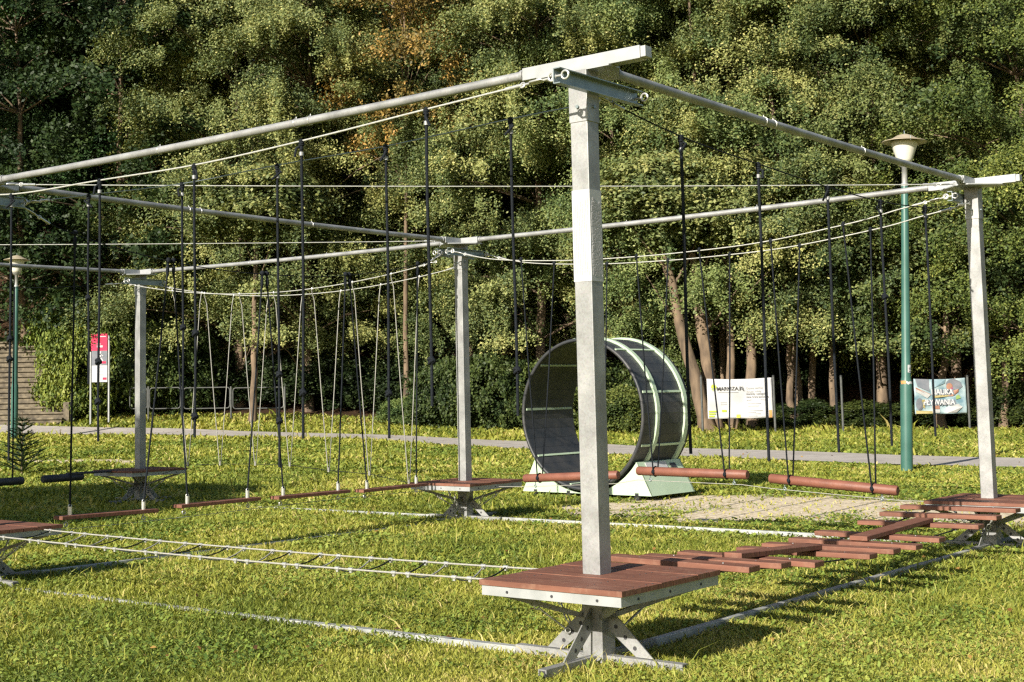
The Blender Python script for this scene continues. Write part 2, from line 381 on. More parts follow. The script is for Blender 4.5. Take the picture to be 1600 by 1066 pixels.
# ------------------------------------------------------------------ grass
def scatter(y0, y1, dens, pad=2.6):
    area = (y1 - y0) * ((.355 + .42) * (y0 + y1) / 2 + 2 * pad)
    n = int(dens * area)
    y = NR.uniform(y0, y1, n * 2); x = NR.uniform(-.355 * y1 - pad, .42 * y1 + pad, n * 2)
    k = (x > -.355 * y - pad) & (x < .42 * y + pad); x, y = x[k], y[k]
    return x[:n], y[:n]
def grass():
    C, Q, T, V = [], [], [], []; off = 0
    for (y0, y1, dens, h, w) in [(6.4, 8.5, 5200, .031, .0075), (8.5, 11, 3800, .033, .009), (11, 15, 2300, .035, .012), (15, 20, 1200, .04, .018), (20, 28, 560, .045, .028), (28, 38, 260, .055, .042), (38, 50, 140, .07, .06)]:
        x, y = scatter(y0, y1, dens)
        d = dirt_mask(x, y); nz = vnoise(x, y, 1.1, 3) * .6 + vnoise(x, y, 3.7, 4) * .4
        keep = (NR.random(len(x)) > np.clip((d - .15 + (vnoise(x, y, 5.3, 43) - .5) * 1.0) * 3.0 * (d > .02), 0, .96)) & ~on_path(x, y) & (y < forest_edge(x) + 1)
        keep &= NR.random(len(x)) < (.55 + .6 * vnoise(x, y, 2.3, 9))
        x, y, nz, d = x[keep], y[keep], nz[keep], d[keep]; n = len(x)
        z = gz(x, y)
        hh = h * NR.lognormal(0, .35, n) * (.55 + .9 * vnoise(x, y, .9, 5)) * (1 - .45 * d)
        tallb = (vnoise(x, y, .6, 21) > .72) & (NR.random(n) < .06); hh = np.where(tallb, hh * 2.3, hh)
        far = y > (ne[::-1, 1][0] if False else np.interp(x, fe[::-1, 0], fe[::-1, 1])); hh = np.where(far, hh * 1.25, hh)
        a = NR.uniform(0, 2 * math.pi, n); lean = NR.uniform(.2, 1.5, n) * hh; b_ = NR.uniform(0, 2 * math.pi, n)
        dx, dy = np.cos(a) * w / 2, np.sin(a) * w / 2; lx, ly = np.cos(b_) * lean, np.sin(b_) * lean
        ww = NR.uniform(.7, 1.4, n); dx, dy = dx * ww, dy * ww
        v = np.empty((n, 5, 3))
        v[:, 0] = np.stack([x - dx, y - dy, z - .005], -1); v[:, 1] = np.stack([x + dx, y + dy, z - .005], -1)
        v[:, 2] = np.stack([x + dx * .8 + lx * .35, y + dy * .8 + ly * .35, z + hh * .6], -1); v[:, 3] = np.stack([x - dx * .8 + lx * .35, y - dy * .8 + ly * .35, z + hh * .6], -1)
        v[:, 4] = np.stack([x + lx, y + ly, z + hh * NR.uniform(.75, 1.05, n)], -1)
        base = off + np.arange(n) * 5
        Q.append(np.stack([base, base + 1, base + 2, base + 3], -1)); T.append(np.stack([base + 3, base + 2, base + 4], -1))
        C.append(v.reshape(-1, 3)); off += n * 5
        col = np.clip(.12 + .5 * NR.random(n) + .55 * (vnoise(x, y, .5, 6) - .5) + .5 * (vnoise(x, y, 2.5, 7) - .5) + (NR.random(n) < .05) * .5 + .12 * d, 0, 1)
        V.append(col)
    V = np.concatenate(V)
    me = fast_mesh('grass', np.concatenate(C), np.concatenate(Q), M['grass'], np.concatenate([V, V]), np.concatenate(T))
    o = bpy.data.objects.new('grass', me); COL.objects.link(o); kind(o, 'stuff')
    # broad-leaved weeds: clover, dandelion
    C, Q, V = [], [], []; off = 0
    for (y0, y1, dens, s) in [(6.4, 9, 1900, .009), (9, 13, 1400, .0105), (13, 19, 800, .014), (19, 28, 420, .02), (28, 40, 150, .034)]:
        x, y = scatter(y0, y1, dens)
        k = (vnoise(x, y, .8, 31) * .55 + vnoise(x, y, 2.6, 32) * .45 > .36 + .25 * NR.random(len(x)) * 1.) & (dirt_mask(x, y) < .3 + .5 * NR.random(len(x))) & ~on_path(x, y) & (y < forest_edge(x))
        x, y = x[k], y[k]; n = len(x); z = gz(x, y) + NR.uniform(.012, .045, n)
        sz = s * NR.uniform(.6, 1.6, n); a = NR.uniform(0, 6.28, n); tx, ty = NR.normal(0, .45, n), NR.normal(0, .45, n)
        v = np.empty((n, 4, 3))
        for i, (r_, da) in enumerate(((1.2, 0), (.8, 1.57), (1.2, 3.14), (.8, 4.71))):
            ox, oy = np.cos(a + da) * sz * r_, np.sin(a + da) * sz * r_
            v[:, i] = np.stack([x + ox, y + oy, z + ox * tx + oy * ty], -1)
        base = off + np.arange(n) * 4; Q.append(np.stack([base, base + 1, base + 2, base + 3], -1)); C.append(v.reshape(-1, 3)); off += n * 4
        V.append(np.clip(NR.random(n) * .7 + .5 * (vnoise(x, y, .7, 8) - .3), 0, 1))
    me = fast_mesh('clover', np.concatenate(C), np.concatenate(Q), M['clover'], np.concatenate(V))
    o = bpy.data.objects.new('clover', me); COL.objects.link(o); kind(o, 'stuff')
grass()
def fallen():
    x, y = scatter(6.4, 47, 1.6); k = ~on_path(x, y) | (NR.random(len(x)) < .3); x, y = x[k], y[k]
    xf = NR.uniform(-18, 20, 2600); yf = forest_edge(xf) - NR.exponential(1.1, 2600) + .5; x, y = np.concatenate([x, xf]), np.concatenate([y, yf]); n = len(x)
    P = np.stack([x, y, gz(x, y) + np.where(on_path(x, y), .038, NR.uniform(.03, .06, n))], -1); nn_ = np.stack([NR.normal(0, .35, n), NR.normal(0, .35, n), np.ones(n)], -1)
    S = NR.uniform(.03, .055, n) * np.where(y > 25, 1.5, 1); co, q = leafcloud(P, nn_, S, None, NR)
    me = fast_mesh('fallen_leaves', co, q, leaf_mat('dry_leaves', [(.07, .035, .015), (.22, .10, .03), (.38, .24, .07)], .1, use_obj=False), NR.random(n))
    o = bpy.data.objects.new('fallen_leaves', me); COL.objects.link(o); kind(o, 'stuff')

# ------------------------------------------------------------------ trees
def leafcloud(P, Nn, s, rndv, r):
    """rhombic folded leaves at P with normals Nn"""
    n = len(P); Nn = Nn / np.linalg.norm(Nn, axis=1)[:, None]
    a = r.normal(size=(n, 3)); a -= Nn * (a * Nn).sum(1)[:, None]; a /= np.linalg.norm(a, axis=1)[:, None]
    b_ = np.cross(Nn, a); s = s[:, None]
    v = np.empty((n, 4, 3)); v[:, 0] = P + a * s * .62; v[:, 1] = P + b_ * s * .34 + Nn * s * .1 + a * s * .05; v[:, 2] = P - a * s * .5; v[:, 3] = P - b_ * s * .34 + Nn * s * .1 + a * s * .05
    base = np.arange(n) * 4
    return v.reshape(-1, 3), np.stack([base, base + 1, base + 2, base + 3], -1)
def crown(name, seed, nb, nl, Rr, H, z0, leaf, droop=.35, size=(.5, 1.15), lump=.42, flat=.16):
    r = np.random.default_rng(seed)
    ph = r.uniform(0, 2 * math.pi, nb); t = r.uniform(0, 1, nb)
    prof = np.sqrt(np.clip(1 - np.abs(2 * t - .85) ** 3.2 * .8, .05, 1)) * np.where(t > .8, 1 - (t - .8) * 2.6, 1)
    lumps = 1 + lump * (np.sin(ph * 3 + t * 9 + seed) * .6 + np.sin(ph * 5 - t * 14 + seed * 2) * .4)
    rad = Rr * prof * lumps * np.where(r.random(nb) < .8, r.uniform(.78, 1, nb), r.uniform(.3, .75, nb))
    C0 = np.stack([np.cos(ph) * rad, np.sin(ph) * rad, z0 + t * H], -1)
    P, NN, V, S = [], [], [], []
    for i in range(nb):
        s = r.uniform(*size) * (.7 + .5 * prof[i]); k = int(nl * (s / np.mean(size)) ** 2)
        o = np.array([math.cos(ph[i]), math.sin(ph[i]), 0]); sd = np.array([-o[1], o[0], 0])
        # leaves gathered along twigs that fan out over the bough
        nt_ = 9; ta = r.uniform(-1.1, 1.1, nt_); tl = r.uniform(.55, 1.25, nt_)
        w = r.integers(0, nt_, k); q = r.random(k) ** .7
        along = q * s * tl[w] * 1.3 - s * .55
        lat = np.sin(ta[w]) * q * s * 1.15 + r.normal(0, .09, k)
        zz = -droop * (along + s * .5) ** 2 / s * .6 + r.normal(0, flat, k) * s + .18 * s * np.cos(ta[w] * 2) + r.uniform(-.1, .1, nt_)[w]
        p = C0[i] + o * along[:, None] + sd * lat[:, None] + np.array([0, 0, 1]) * zz[:, None]
        P.append(p); NN.append(o * .55 + np.array([0, 0, .75]) + r.normal(0, .55, (k, 3)))
        V.append(np.clip(r.uniform(.05, .95) * .5 + r.random(k) * .38 + (r.random(k) < .06) * .35, 0, 1)); S.append(leaf * r.uniform(.65, 1.35, k))
    P = np.concatenate(P); NN = np.concatenate(NN); V = np.concatenate(V); S = np.concatenate(S)
    co, q = leafcloud(P, NN, S, V, r)
    return fast_mesh(name, co, q, M['leaf'], V), C0
def trunk(seed, C0, H, rad, z0, stems=1, spread=.5, lean=(0, 0)):
    q = random.Random(seed); mb = MB(); tops = []
    for s_ in range(stems):
        a = 6.28 * s_ / max(stems, 1) + q.random(); pts = []; rr = []
        bx, by = (math.cos(a) * spread * .35, math.sin(a) * spread * .35) if stems > 1 else (0, 0)
        for i in range(11):
            t = i / 10; pts.append((bx + math.cos(a) * spread * t * (2.2 if stems > 1 else .6) + q.uniform(-.06, .06) + lean[0] * t, by + math.sin(a) * spread * t * 1.5 + q.uniform(-.06, .06) + lean[1] * t, -.3 + t * H))
            rr.append(rad * (1 - .8 * t) * (1.35 if i == 0 else 1))
        mb.tube(pts, rr, 10); tops.append(pts)
    for c in C0[:70]:
        p = tops[q.randrange(stems)]; zt = max(c[2] - 1.2, z0 * .8); k = min(range(len(p)), key=lambda i: abs(p[i][2] - zt))
        a = np.array(p[k]); mid = (a + c) / 2 + np.array([0, 0, .25]); mb.tube([a, mid, c], [rad * .22, rad * .13, .012], 5, False)
    me = bpy.data.meshes.new('trunk'); me.from_pydata(mb.v, [], mb.f); me.polygons.foreach_set('use_smooth', mb.sm); me.materials.append(M['bark'])
    return me
PROT = []
for k, (seed, nb, nl, Rr, H, z0, leaf, droop, size, stems) in enumerate([
        (1, 235, 760, 4.1, 16, 2.3, .082, .35, (.5, 1.45), 1),
        (2, 240, 720, 3.9, 16.5, 2.8, .08, .3, (.45, 1.4), 2),
        (3, 220, 760, 4.4, 16, 2.2, .085, .4, (.55, 1.5), 1),
        (4, 205, 680, 3.9, 16, 3.3, .085, .4, (.5, 1.4), 2),
        (5, 190, 230, 4.5, 16, 2.6, .14, .5, (.6, 1.25), 1)]):
    cm, C0 = crown('crown', seed * 7, nb, nl, Rr, H, z0, leaf, droop, size)
    PROT.append((cm, trunk(seed, C0, z0 + H * .85, .13 if stems > 1 else .2, z0, stems), None))
fallen()
bush_me, BC = crown('foliage', 91, 90, 260, 1.5, 1.9, .25, .10, .2, (.35, .6), .25, .2)
dry_me, DC = crown('crown', 77, 90, 190, 2.3, 7.5, 8.3, .10, .3, (.45, 1.0), .4, .2)
dry_tr = trunk(77, DC, 14.5, .11, 6, 1)
EX = .9
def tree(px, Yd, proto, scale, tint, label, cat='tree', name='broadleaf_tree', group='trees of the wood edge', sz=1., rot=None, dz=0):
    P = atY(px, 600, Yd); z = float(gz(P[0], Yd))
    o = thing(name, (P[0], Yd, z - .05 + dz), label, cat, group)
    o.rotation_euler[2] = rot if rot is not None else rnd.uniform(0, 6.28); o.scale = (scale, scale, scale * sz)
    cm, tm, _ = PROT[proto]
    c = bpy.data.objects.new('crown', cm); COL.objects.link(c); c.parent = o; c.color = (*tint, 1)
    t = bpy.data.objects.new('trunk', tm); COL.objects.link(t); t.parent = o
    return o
OL, OL2, DK, DK2, YG, BR, MID = (1.1, 1.08, 1.05), (1.25, 1.2, 1.15), (.17, .26, .2), (.16, .25, .21), (1.2, 1.3, .6), (1.5, 1.0, .7), (.62, .7, .62)  # DK and DK2 put shade into the leaf colour
TREES = [
    # px, Y, proto, scale, tint, label
    (40, 52, 4, 1.0, DK, 'dark green shade-tinted tree with layered boughs, outermost left behind the stone stairs'),
    (190, 52, 4, 1.05, DK, 'dark green shade-tinted tree behind the red and white trail sign'),
    (375, 50.5, 2, .95, OL, 'pale olive tree rising behind the left end of the pipe railing'),
    (480, 49.5, 0, .95, OL2, 'bright olive tree with dense fine leaves, left of the brown-topped tree'),
    (600, 53, 4, .8, (.3, .38, .28), 'shade-tinted green tree under the brown-topped tree, left of the second post from the middle'),  # low tint paints a shaded gap between the crowns
    (735, 50.5, 2, .85, (.6, .66, .58), 'mid green tree right behind the middle steel post'),
    (845, 47.5, 0, .98, OL2, 'bright olive tree towering above the hamster wheel'),
    (985, 47.5, 1, .98, (.95, 1.06, 1.0), 'olive tree right of the tallest front post'),
    (1118, 45.5, 3, 1.0, (.82, .92, .85), 'many-stemmed olive tree with pale trunks behind the white banner'),
    (1255, 44.8, 1, .98, OL2, 'bright olive tree between the white banner and the green lamp'),
    (1378, 43.8, 0, .92, (.75, .8, .72), 'olive tree directly behind the mushroom lamp head'),
    (1495, 43.5, 4, .9, (.36, .45, .36), 'shade-tinted green tree behind the blue swimming banner'),  # tint darkened to paint the shaded gaps on the right
    (1630, 40.5, 2, .85, (.8, .85, .55), 'mid green tree cut by the right edge of the photo'),
]
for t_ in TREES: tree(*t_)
# second and third rows, up the slope; tints paint their deep shade into the leaves
k = 0
BEHIND = ['far left above the stairs', 'above the trail sign', 'above the left end of the pipe railing', 'above the pipe railing', 'above the left platform post',
          'behind the brown-topped tree', 'above the middle post', 'above the hamster wheel', 'above the front post', 'above the white banner',
          'left of the lamp head', 'above the lamp head', 'above the blue banner', 'at the far right']
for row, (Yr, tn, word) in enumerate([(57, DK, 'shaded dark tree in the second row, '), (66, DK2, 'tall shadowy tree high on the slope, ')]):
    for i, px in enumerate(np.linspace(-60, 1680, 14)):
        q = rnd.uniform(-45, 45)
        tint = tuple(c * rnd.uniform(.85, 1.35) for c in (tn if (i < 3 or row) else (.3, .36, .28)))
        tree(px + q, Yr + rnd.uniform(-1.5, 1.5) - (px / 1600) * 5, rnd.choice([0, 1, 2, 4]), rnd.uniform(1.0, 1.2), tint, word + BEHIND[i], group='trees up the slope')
# brown autumn tree
P = atY(628, 300, 47.6)
o = thing('autumn_tree', (P[0], 47.6, float(gz(P[0], 47.6))), 'thin tree with rusty brown leaves at its top, between two olive trees', 'tree')
c = bpy.data.objects.new('crown', dry_me); COL.objects.link(c); c.parent = o; c.color = (1.6, .92, .7, 1)
t = bpy.data.objects.new('trunk', dry_tr); COL.objects.link(t); t.parent = o
o.scale = (.95, .95, 1.12)
# trunks one can tell apart, in the open space under the crowns
def bare_trunk(px0, py0, px1, py1, Yd, rad, label):
    a = atY(px0, py0, Yd); a[2] = float(gz(a[0], Yd)) - .1; b_ = atY(px1, py1, Yd + .5); q = random.Random(px0)
    top = b_ + (b_ - a) * .6; pts = []; rr = []
    for i in range(12):
        t = i / 11; p = a * (1 - t) + top * t + np.array([q.uniform(-.05, .05), q.uniform(-.05, .05), 0]); pts.append(p); rr.append(rad * (1.35 - .25 * min(i, 1)) if i == 0 else rad * (1 - .55 * t))
    o = thing('tree', a, label, 'tree', 'bare lower trunks at the wood edge'); o['_o'] = list(map(float, a))
    mb = MB(); mb.tube(pts, rr, 12)
    for k in range(5):
        p = pts[6 + k % 5]; d = nrm([q.uniform(-1, 1), q.uniform(-.6, .6), .7]); mb.tube([p, p + d * .8, p + d * 1.7 + np.array([0, 0, .2])], [rad * .25, rad * .15, .01], 6)
    mb.build('trunk', M['bark'], o)
    c = bpy.data.objects.new('crown', bush_me); COL.objects.link(c); c.parent = o; c.location = Vector((top - a).tolist()); c.color = (*OL, 1); c.scale = (1.3, 1.3, 1.1)
bare_trunk(1108, 683, 1058, 480, 42.3, .24, 'thick-based tree leaning left beside the white banner')
bare_trunk(1118, 683, 1095, 500, 42.6, .25, 'stout upright tree just behind the left post of the white banner')
bare_trunk(1146, 682, 1140, 480, 42.9, .16, 'slimmer tree rising behind the middle of the white banner')
bare_trunk(1176, 680, 1172, 500, 43.3, .2, 'tree hidden by the lower right half of the white banner')
bare_trunk(1238, 676, 1232, 520, 43.6, .13, 'greyish slim tree right of the white banner')
bare_trunk(1306, 672, 1298, 500, 43.0, .14, 'slim brown tree midway between the two banners')
bare_trunk(1470, 668, 1478, 520, 41.5, .15, 'tan tree sticking up behind the blue banner')
bare_trunk(396, 668, 398, 480, 46.5, .13, 'slender pale tree behind the pipe railing')
bare_trunk(1570, 668, 1572, 500, 41.5, .12, 'thin tree at the right edge beyond the last steel post')
# bushes
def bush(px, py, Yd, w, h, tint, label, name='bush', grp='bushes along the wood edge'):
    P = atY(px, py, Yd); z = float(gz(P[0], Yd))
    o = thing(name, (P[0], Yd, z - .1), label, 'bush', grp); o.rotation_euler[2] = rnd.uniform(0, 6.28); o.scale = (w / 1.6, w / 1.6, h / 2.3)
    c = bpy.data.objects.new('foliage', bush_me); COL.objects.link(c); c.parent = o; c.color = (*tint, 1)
bush(128, 560, 48.2, 1.3, 3.6, (.85, .92, .45), 'yellow-green bush between the stairs and the trail sign')
bush(112, 520, 51.5, 1.5, 4.6, (.72, .85, .42), 'tall yellow-green bush beside the upper flight of the stairs')
bush(165, 560, 49.5, 1.6, 4.0, (.85, .9, .42), 'big yellow-green bush right behind the trail sign')
bush(205, 560, 49.3, 1.6, 3.6, (.42, .5, .32), 'leafy green bush left of the left platform post')
bush(262, 560, 49.8, 1.6, 3.4, (.4, .5, .38), 'green bush above the first bay of the pipe railing')
bush(700, 610, 45.5, 1.2, 2.3, (.26, .34, .26), 'dark rounded shrub left of the middle steel post')
bush(765, 610, 45.0, 1.4, 2.6, (.28, .36, .26), 'dark rounded shrub right of the middle steel post')
bush(640, 650, 46.5, .9, 1.0, (.6, .75, .6), 'low shrub left of the dark rounded shrubs')
bush(880, 600, 44.5, 1.5, 2.6, (.42, .5, .34), 'leafy bush seen through the hamster wheel')
bush(975, 650, 43.0, 1.2, 1.5, (.5, .56, .36), 'low bush behind the right side of the hamster wheel')
bush(1040, 640, 44.5, 1.3, 2.6, (.36, .44, .32), 'bush left of the leaning trunk by the white banner')
for i, (px, h, w_, lb) in enumerate([(1195, .6, .7, 'low plant tuft under the right end of the white banner'), (1268, .9, 1.3, 'low dark bush right of the white banner'), (1352, .9, 1.4, 'low dark bush midway to the lamp'),
                                 (1455, .8, 1.4, 'low dark bush under the blue banner'), (1590, 1.5, 1.3, 'low bush right of the right steel post')]):
    bush(px, 670, 43.6 - i * .25 + (i % 2) * .8, w_, h, (.14, .2, .14) if i % 2 else (.25, .3, .18), lb)
# row of undergrowth deeper in, its tint painting the shade under the crowns
for i, px in enumerate(range(240, 1640, 100)):
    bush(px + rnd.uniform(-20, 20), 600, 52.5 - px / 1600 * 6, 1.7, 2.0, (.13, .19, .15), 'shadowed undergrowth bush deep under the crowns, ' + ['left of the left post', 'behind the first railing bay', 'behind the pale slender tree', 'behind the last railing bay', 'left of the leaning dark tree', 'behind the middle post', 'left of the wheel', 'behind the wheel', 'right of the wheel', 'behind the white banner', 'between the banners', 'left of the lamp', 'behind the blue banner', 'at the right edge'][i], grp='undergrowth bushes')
# tree outside the frame on the left that throws the round shade on the lawn
cs, C0 = crown('crown', 55, 170, 520, 2.4, 3.9, 3.0, .2, .2, (.6, .9))
o = thing('round_tree', (-13.3, 12.3, 0), 'small round tree left of the course, casting the shade on the lawn', 'tree')
c = bpy.data.objects.new('crown', cs); COL.objects.link(c); c.parent = o; c.color = (*MID, 1)
t = bpy.data.objects.new('trunk', trunk(55, C0, 5.5, .16, 2, 1)); COL.objects.link(t); t.parent = o
# young spruce
def spruce():
    P = onground(34, 742); o = thing('young_spruce', P, 'small young spruce on the lawn in front of the left lamp', 'spruce')
    q = random.Random(5); mb = MB(); mb.tube([P, P + np.array([0, 0, 1.25])], [.02, .005], 6); mb.build('trunk', M['bark'], o)
    mb = MB()
    for i in range(11):
        z = .06 + i * .1; L = .62 * (1 - z / 1.35) + .05; nb = 6 if i < 12 else 4
        for j in range(nb):
            a = 6.28 * j / nb + q.uniform(-.3, .3) + i; d = np.array([math.cos(a), math.sin(a), q.uniform(.2, .6)]); l = L * q.uniform(.75, 1.1); s0 = P + np.array([0, 0, z])
            sd = np.array([-d[1], d[0], 0]); mb.tube([s0, s0 + d * l], [.006, .002], 4, False)
            for k in range(int(l * 120)):
                t = (k + .5) / (l * 120); pp = s0 + d * l * t
                for sg in (-1, 1, 0):
                    e = nrm(d * .8 + sd * sg * .8 + np.array([0, 0, .35 if sg else 1.0]) + np.array([q.uniform(-.3, .3) for _ in range(3)])); ln = .05 * (1.15 - .4 * t) + (.05 if q.random() < .12 else 0)
                    w = np.cross(e, [0, 0, 1]) * .011; mb.add([pp - w, pp + w, pp + e * ln], [(0, 1, 2)])
    mb.build('foliage', M['needle'], o)
spruce()

# ------------------------------------------------------------------ rope course: posts
NODES = {'A': (0, 0), 'B': (LA, 0), 'C': (LA, LB), 'D': (LA, 2 * LB), 'E': (0, LB), 'F': (0, 2 * LB)}
DZ = {'A': .51, 'B': .475, 'C': .485, 'D': .51, 'E': .49, 'F': .49}
HT = {'A': 3.5, 'B': 3.5, 'C': 3.47, 'D': 3.53, 'E': 3.5, 'F': 3.5}
PLAB = {'A': 'tallest nearest galvanised post with white instruction sheet and red-brown deck',
        'B': 'right-hand galvanised post whose deck meets the far end of the plank bridge',
        'C': 'middle galvanised post with its deck between the swing planks and the logs',
        'D': 'farthest galvanised post on the left, its deck in shade',
        'E': 'left-edge post, mostly out of view, its deck corner ending the rope ladder',
        'F': 'far left post outside the view at the end of the dark logs'}
def turnbuckle(mb, a, b, rod=.006, body=.35):
    a = np.asarray(a, float); b = np.asarray(b, float); d = nrm(b - a); L = np.linalg.norm(b - a)
    s = nrm(np.cross(d, [.3, .2, 1]))
    mb.ring(a, .016, rod * .8, s, 10, 5); mb.ring(b, .016, rod * .8, s, 10, 5)
    m0, m1 = a + d * L * (.5 - body / 2), a + d * L * (.5 + body / 2)
    mb.tube([a + d * .016, m0], rod, 6); mb.tube([m1, b - d * .016], rod, 6)
    for sg in (-1, 1): mb.tube([m0, m0 + d * .01 + s * sg * .014, m1 - d * .01 + s * sg * .014, m1], rod * .8, 6)
def eye(mb, p, axis, r=.024): mb.ring(p, r, .007, axis)
def shackle(mb, a, b):
    turnbuckle(mb, a, b, .006, .5)
def station(n, full=True):
    u, v = NODES[n]; zt = HT[n]; dz = DZ[n]
    o = thing('course_post', W(u, v, 0), PLAB[n], 'post', 'posts of the low rope course'); c = .06
    # column
    mb = MB(); mb.ubox(u - c, u + c, v - c, v + c, dz - .03, zt - .045); mb.build('column', M['galv'], o, .004)
    mb = MB(); mb.ubox(u - c - .005, u + c + .005, v - c - .005, v + c + .005, zt - .36, zt - .05)
    mb.build('collar', M['galv'], o, .003)
    mb = MB()
    for su, sv in ((-1, 0), (0, -1), (1, 0), (0, 1)):
        for dzz in (-.27,):
            for w in (-.0,):
                p = W(u + su * (c + .005) + (0 if su else w), v + sv * (c + .005) + (0 if sv else w), zt + dzz)
                d = e1 * su + e2 * sv; mb.cut(); mb.tube([p, p + d * .012], .011, 6)
    mb.build_each('bolt', M['bracket'], o)
    # foot column, gussets and feet
    f = c + .008
    mb = MB(); mb.ubox(u - f, u + f, v - f, v + f, -.05, dz - .16); mb.build('foot_column', M['galv'], o, .004)
    mb = MB(); mb.ubox(u - f - .004, u + f + .004, v - f - .004, v + f + .004, dz - .16, dz - .035); mb.build('deck_collar', M['galv'], o, .003)
    for d in (e1, -e1, e2, -e2):
        base = W(u, v, 0); q = nrm(np.cross(d, ez)); z1 = dz - .19
        G = lambda r_, z_: base + d * r_ + ez * z_
        mb = MB(); th = q * .008
        # slanting plate strip with a bar up the column, leaving the triangular window
        mb.prism([G(f, z1), G(f + .012, z1), G(.36, .06), G(.25, .06), G(f, .2)], th)
        mb.k = 1
        for k_ in range(3):
            t = .3 + k_ * .21; cx = f * (1 - t) + .36 * t; cz = z1 * (1 - t) + .06 * t; cc = G(cx - .035, cz - .025)
            for sg in (-1, 1):
                mb.tube([cc + q * sg * .0042, cc + q * sg * .0052], .0125, 12)
        mb.build('gusset', [M['galv'], M['ink']], o)
        mb = MB(); L = .58 if (d is e1 or d is e2) else .56
        a, b_ = G(f, .03), G(L, .03)
        mb.beam(a, b_, .055, .05); mb.k = 1; mb.box(b_ + d * .001, .001, .02, .018, d, q, ez)
        mb.build('foot', [M['galv'], M['ink']], o)
    # deck boards, frame, braces
    U0, U1, V0, V1 = u - .57, u + .49, v - .53, v + .42
    nb = 8; w = (U1 - U0) / nb; mb = MB()
    for i in range(nb):
        a, b_ = U0 + i * w + .003, U0 + (i + 1) * w - .003; zz = dz - .0012 * (i % 3)
        if a < u + c + .004 and b_ > u - c - .004:
            mb.ubox(a, b_, V0, v - c - .003, dz - .0295, zz); mb.ubox(a, b_, v + c + .003, V1, dz - .0295, zz)
            if a < u - c: mb.ubox(a, u - c - .003, v - c - .0031, v + c + .0031, dz - .0295, zz - .0005)
            if b_ > u + c: mb.ubox(u + c + .003, b_, v - c - .0031, v + c + .0031, dz - .0295, zz - .0005)
        else: mb.ubox(a, b_, V0, V1, dz - .0295, zz)
    mb.k = 1
    for i in range(nb):
        for q_ in (.25, .75):
            for vv in (V0 + .035, v - .25, v + .25, V1 - .035):
                p = W(U0 + (i + q_) * w, vv, dz); mb.tube([p - ez * .003, p + ez * .0008], .0045, 6)
    mb.build('deck_board', [M['deck'], M['ink']], o)
    mb = MB(); fz0, fz1 = dz - .085, dz - .031; i_ = .012
    for (a, b_, c_, d_) in ((U0 + i_, U1 - i_, V0 + i_, V0 + i_ + .008), (U0 + i_, U1 - i_, V1 - i_ - .008, V1 - i_), (U0 + i_, U0 + i_ + .008, V0 + i_ + .008, V1 - i_ - .008), (U1 - i_ - .008, U1 - i_, V0 + i_ + .008, V1 - i_ - .008)):
        mb.ubox(a, b_, c_, d_, fz0, fz1)
    for vv in (v - .25, v + .25): mb.ubox(U0 + .03, U1 - .03, vv - .02, vv + .02, dz - .065, dz - .031)
    mb.k = 1
    for t in (.17, .48, .8):
        for P_, d in ((W(U0 + i_, V0 + (V1 - V0) * t, fz0 + .026), -e1), (W(U0 + (U1 - U0) * t, V0 + i_, fz0 + .026), -e2), (W(U1 - i_, V0 + (V1 - V0) * t, fz0 + .032), e1), (W(U0 + (U1 - U0) * t, V1 - i_, fz0 + .032), e2)):
            mb.tube([P_, P_ + d * .004], .008, 8)
    mb.build('deck_frame', [M['zinc'], M['ink']], o)
    for su, sv in ((-1, -1), (1, -1), (-1, 1), (1, 1)):
        mb = MB(); cu_ = .47 if su < 0 else .40; cv_ = .44 if sv < 0 else .34
        mb.beam(W(u + su * (f + .004), v + sv * (f + .004), dz - .235), W(u + su * cu_, v + sv * cv_, dz - .085), .034, .028); mb.build('brace', M['galv'], o)
    # head: plate, sleeves and cable channel
    along = -1 if n in 'AB' else 1
    mb = MB()
    poly = [W(u - .06, v - .22, zt - .048), W(u + .06, v - .22, zt - .048), W(u + .30, v - .06, zt - .048), W(u + .30, v + .06, zt - .048), W(u + .06, v + .3, zt - .048), W(u - .06, v + .3, zt - .048)]
    if n in 'BCD': poly = [W(u + (u - u) - (0), v, zt - .048)] and [W(u + .06, v - .3, zt - .048), W(u - .06, v - .3, zt - .048), W(u - .30, v - .06, zt - .048), W(u - .30, v + .06, zt - .048), W(u - .06, v + .3, zt - .048), W(u + .06, v + .3, zt - .048)]
    mb.prism(poly, ez * .01); mb.build('head_plate', M['zinc'], o)
    mb = MB()
    v0, v1 = (v - .42, v + .42) if n in 'AB' else ((v - .3, v + .3) if n != 'F' else (v - .42, v + .3))
    mb.ubox(u - .042, u + .042, v0, v1, zt - .042, zt + .035)
    if n in 'AB': mb.ubox(u - .036, u + .036, v0 - .035, v0 - .001, zt - .036, zt + .029)
    mb.build('head_sleeve', M['zinc'], o, .003)
    mb = MB()
    sg = 1 if n in 'AEF' else -1
    mb.ubox(min(u + sg * .045, u + sg * .34), max(u + sg * .045, u + sg * .34), v - .038, v + .038, zt - .041, zt + .033)
    mb.build('side_sleeve', M['zinc'], o, .003)
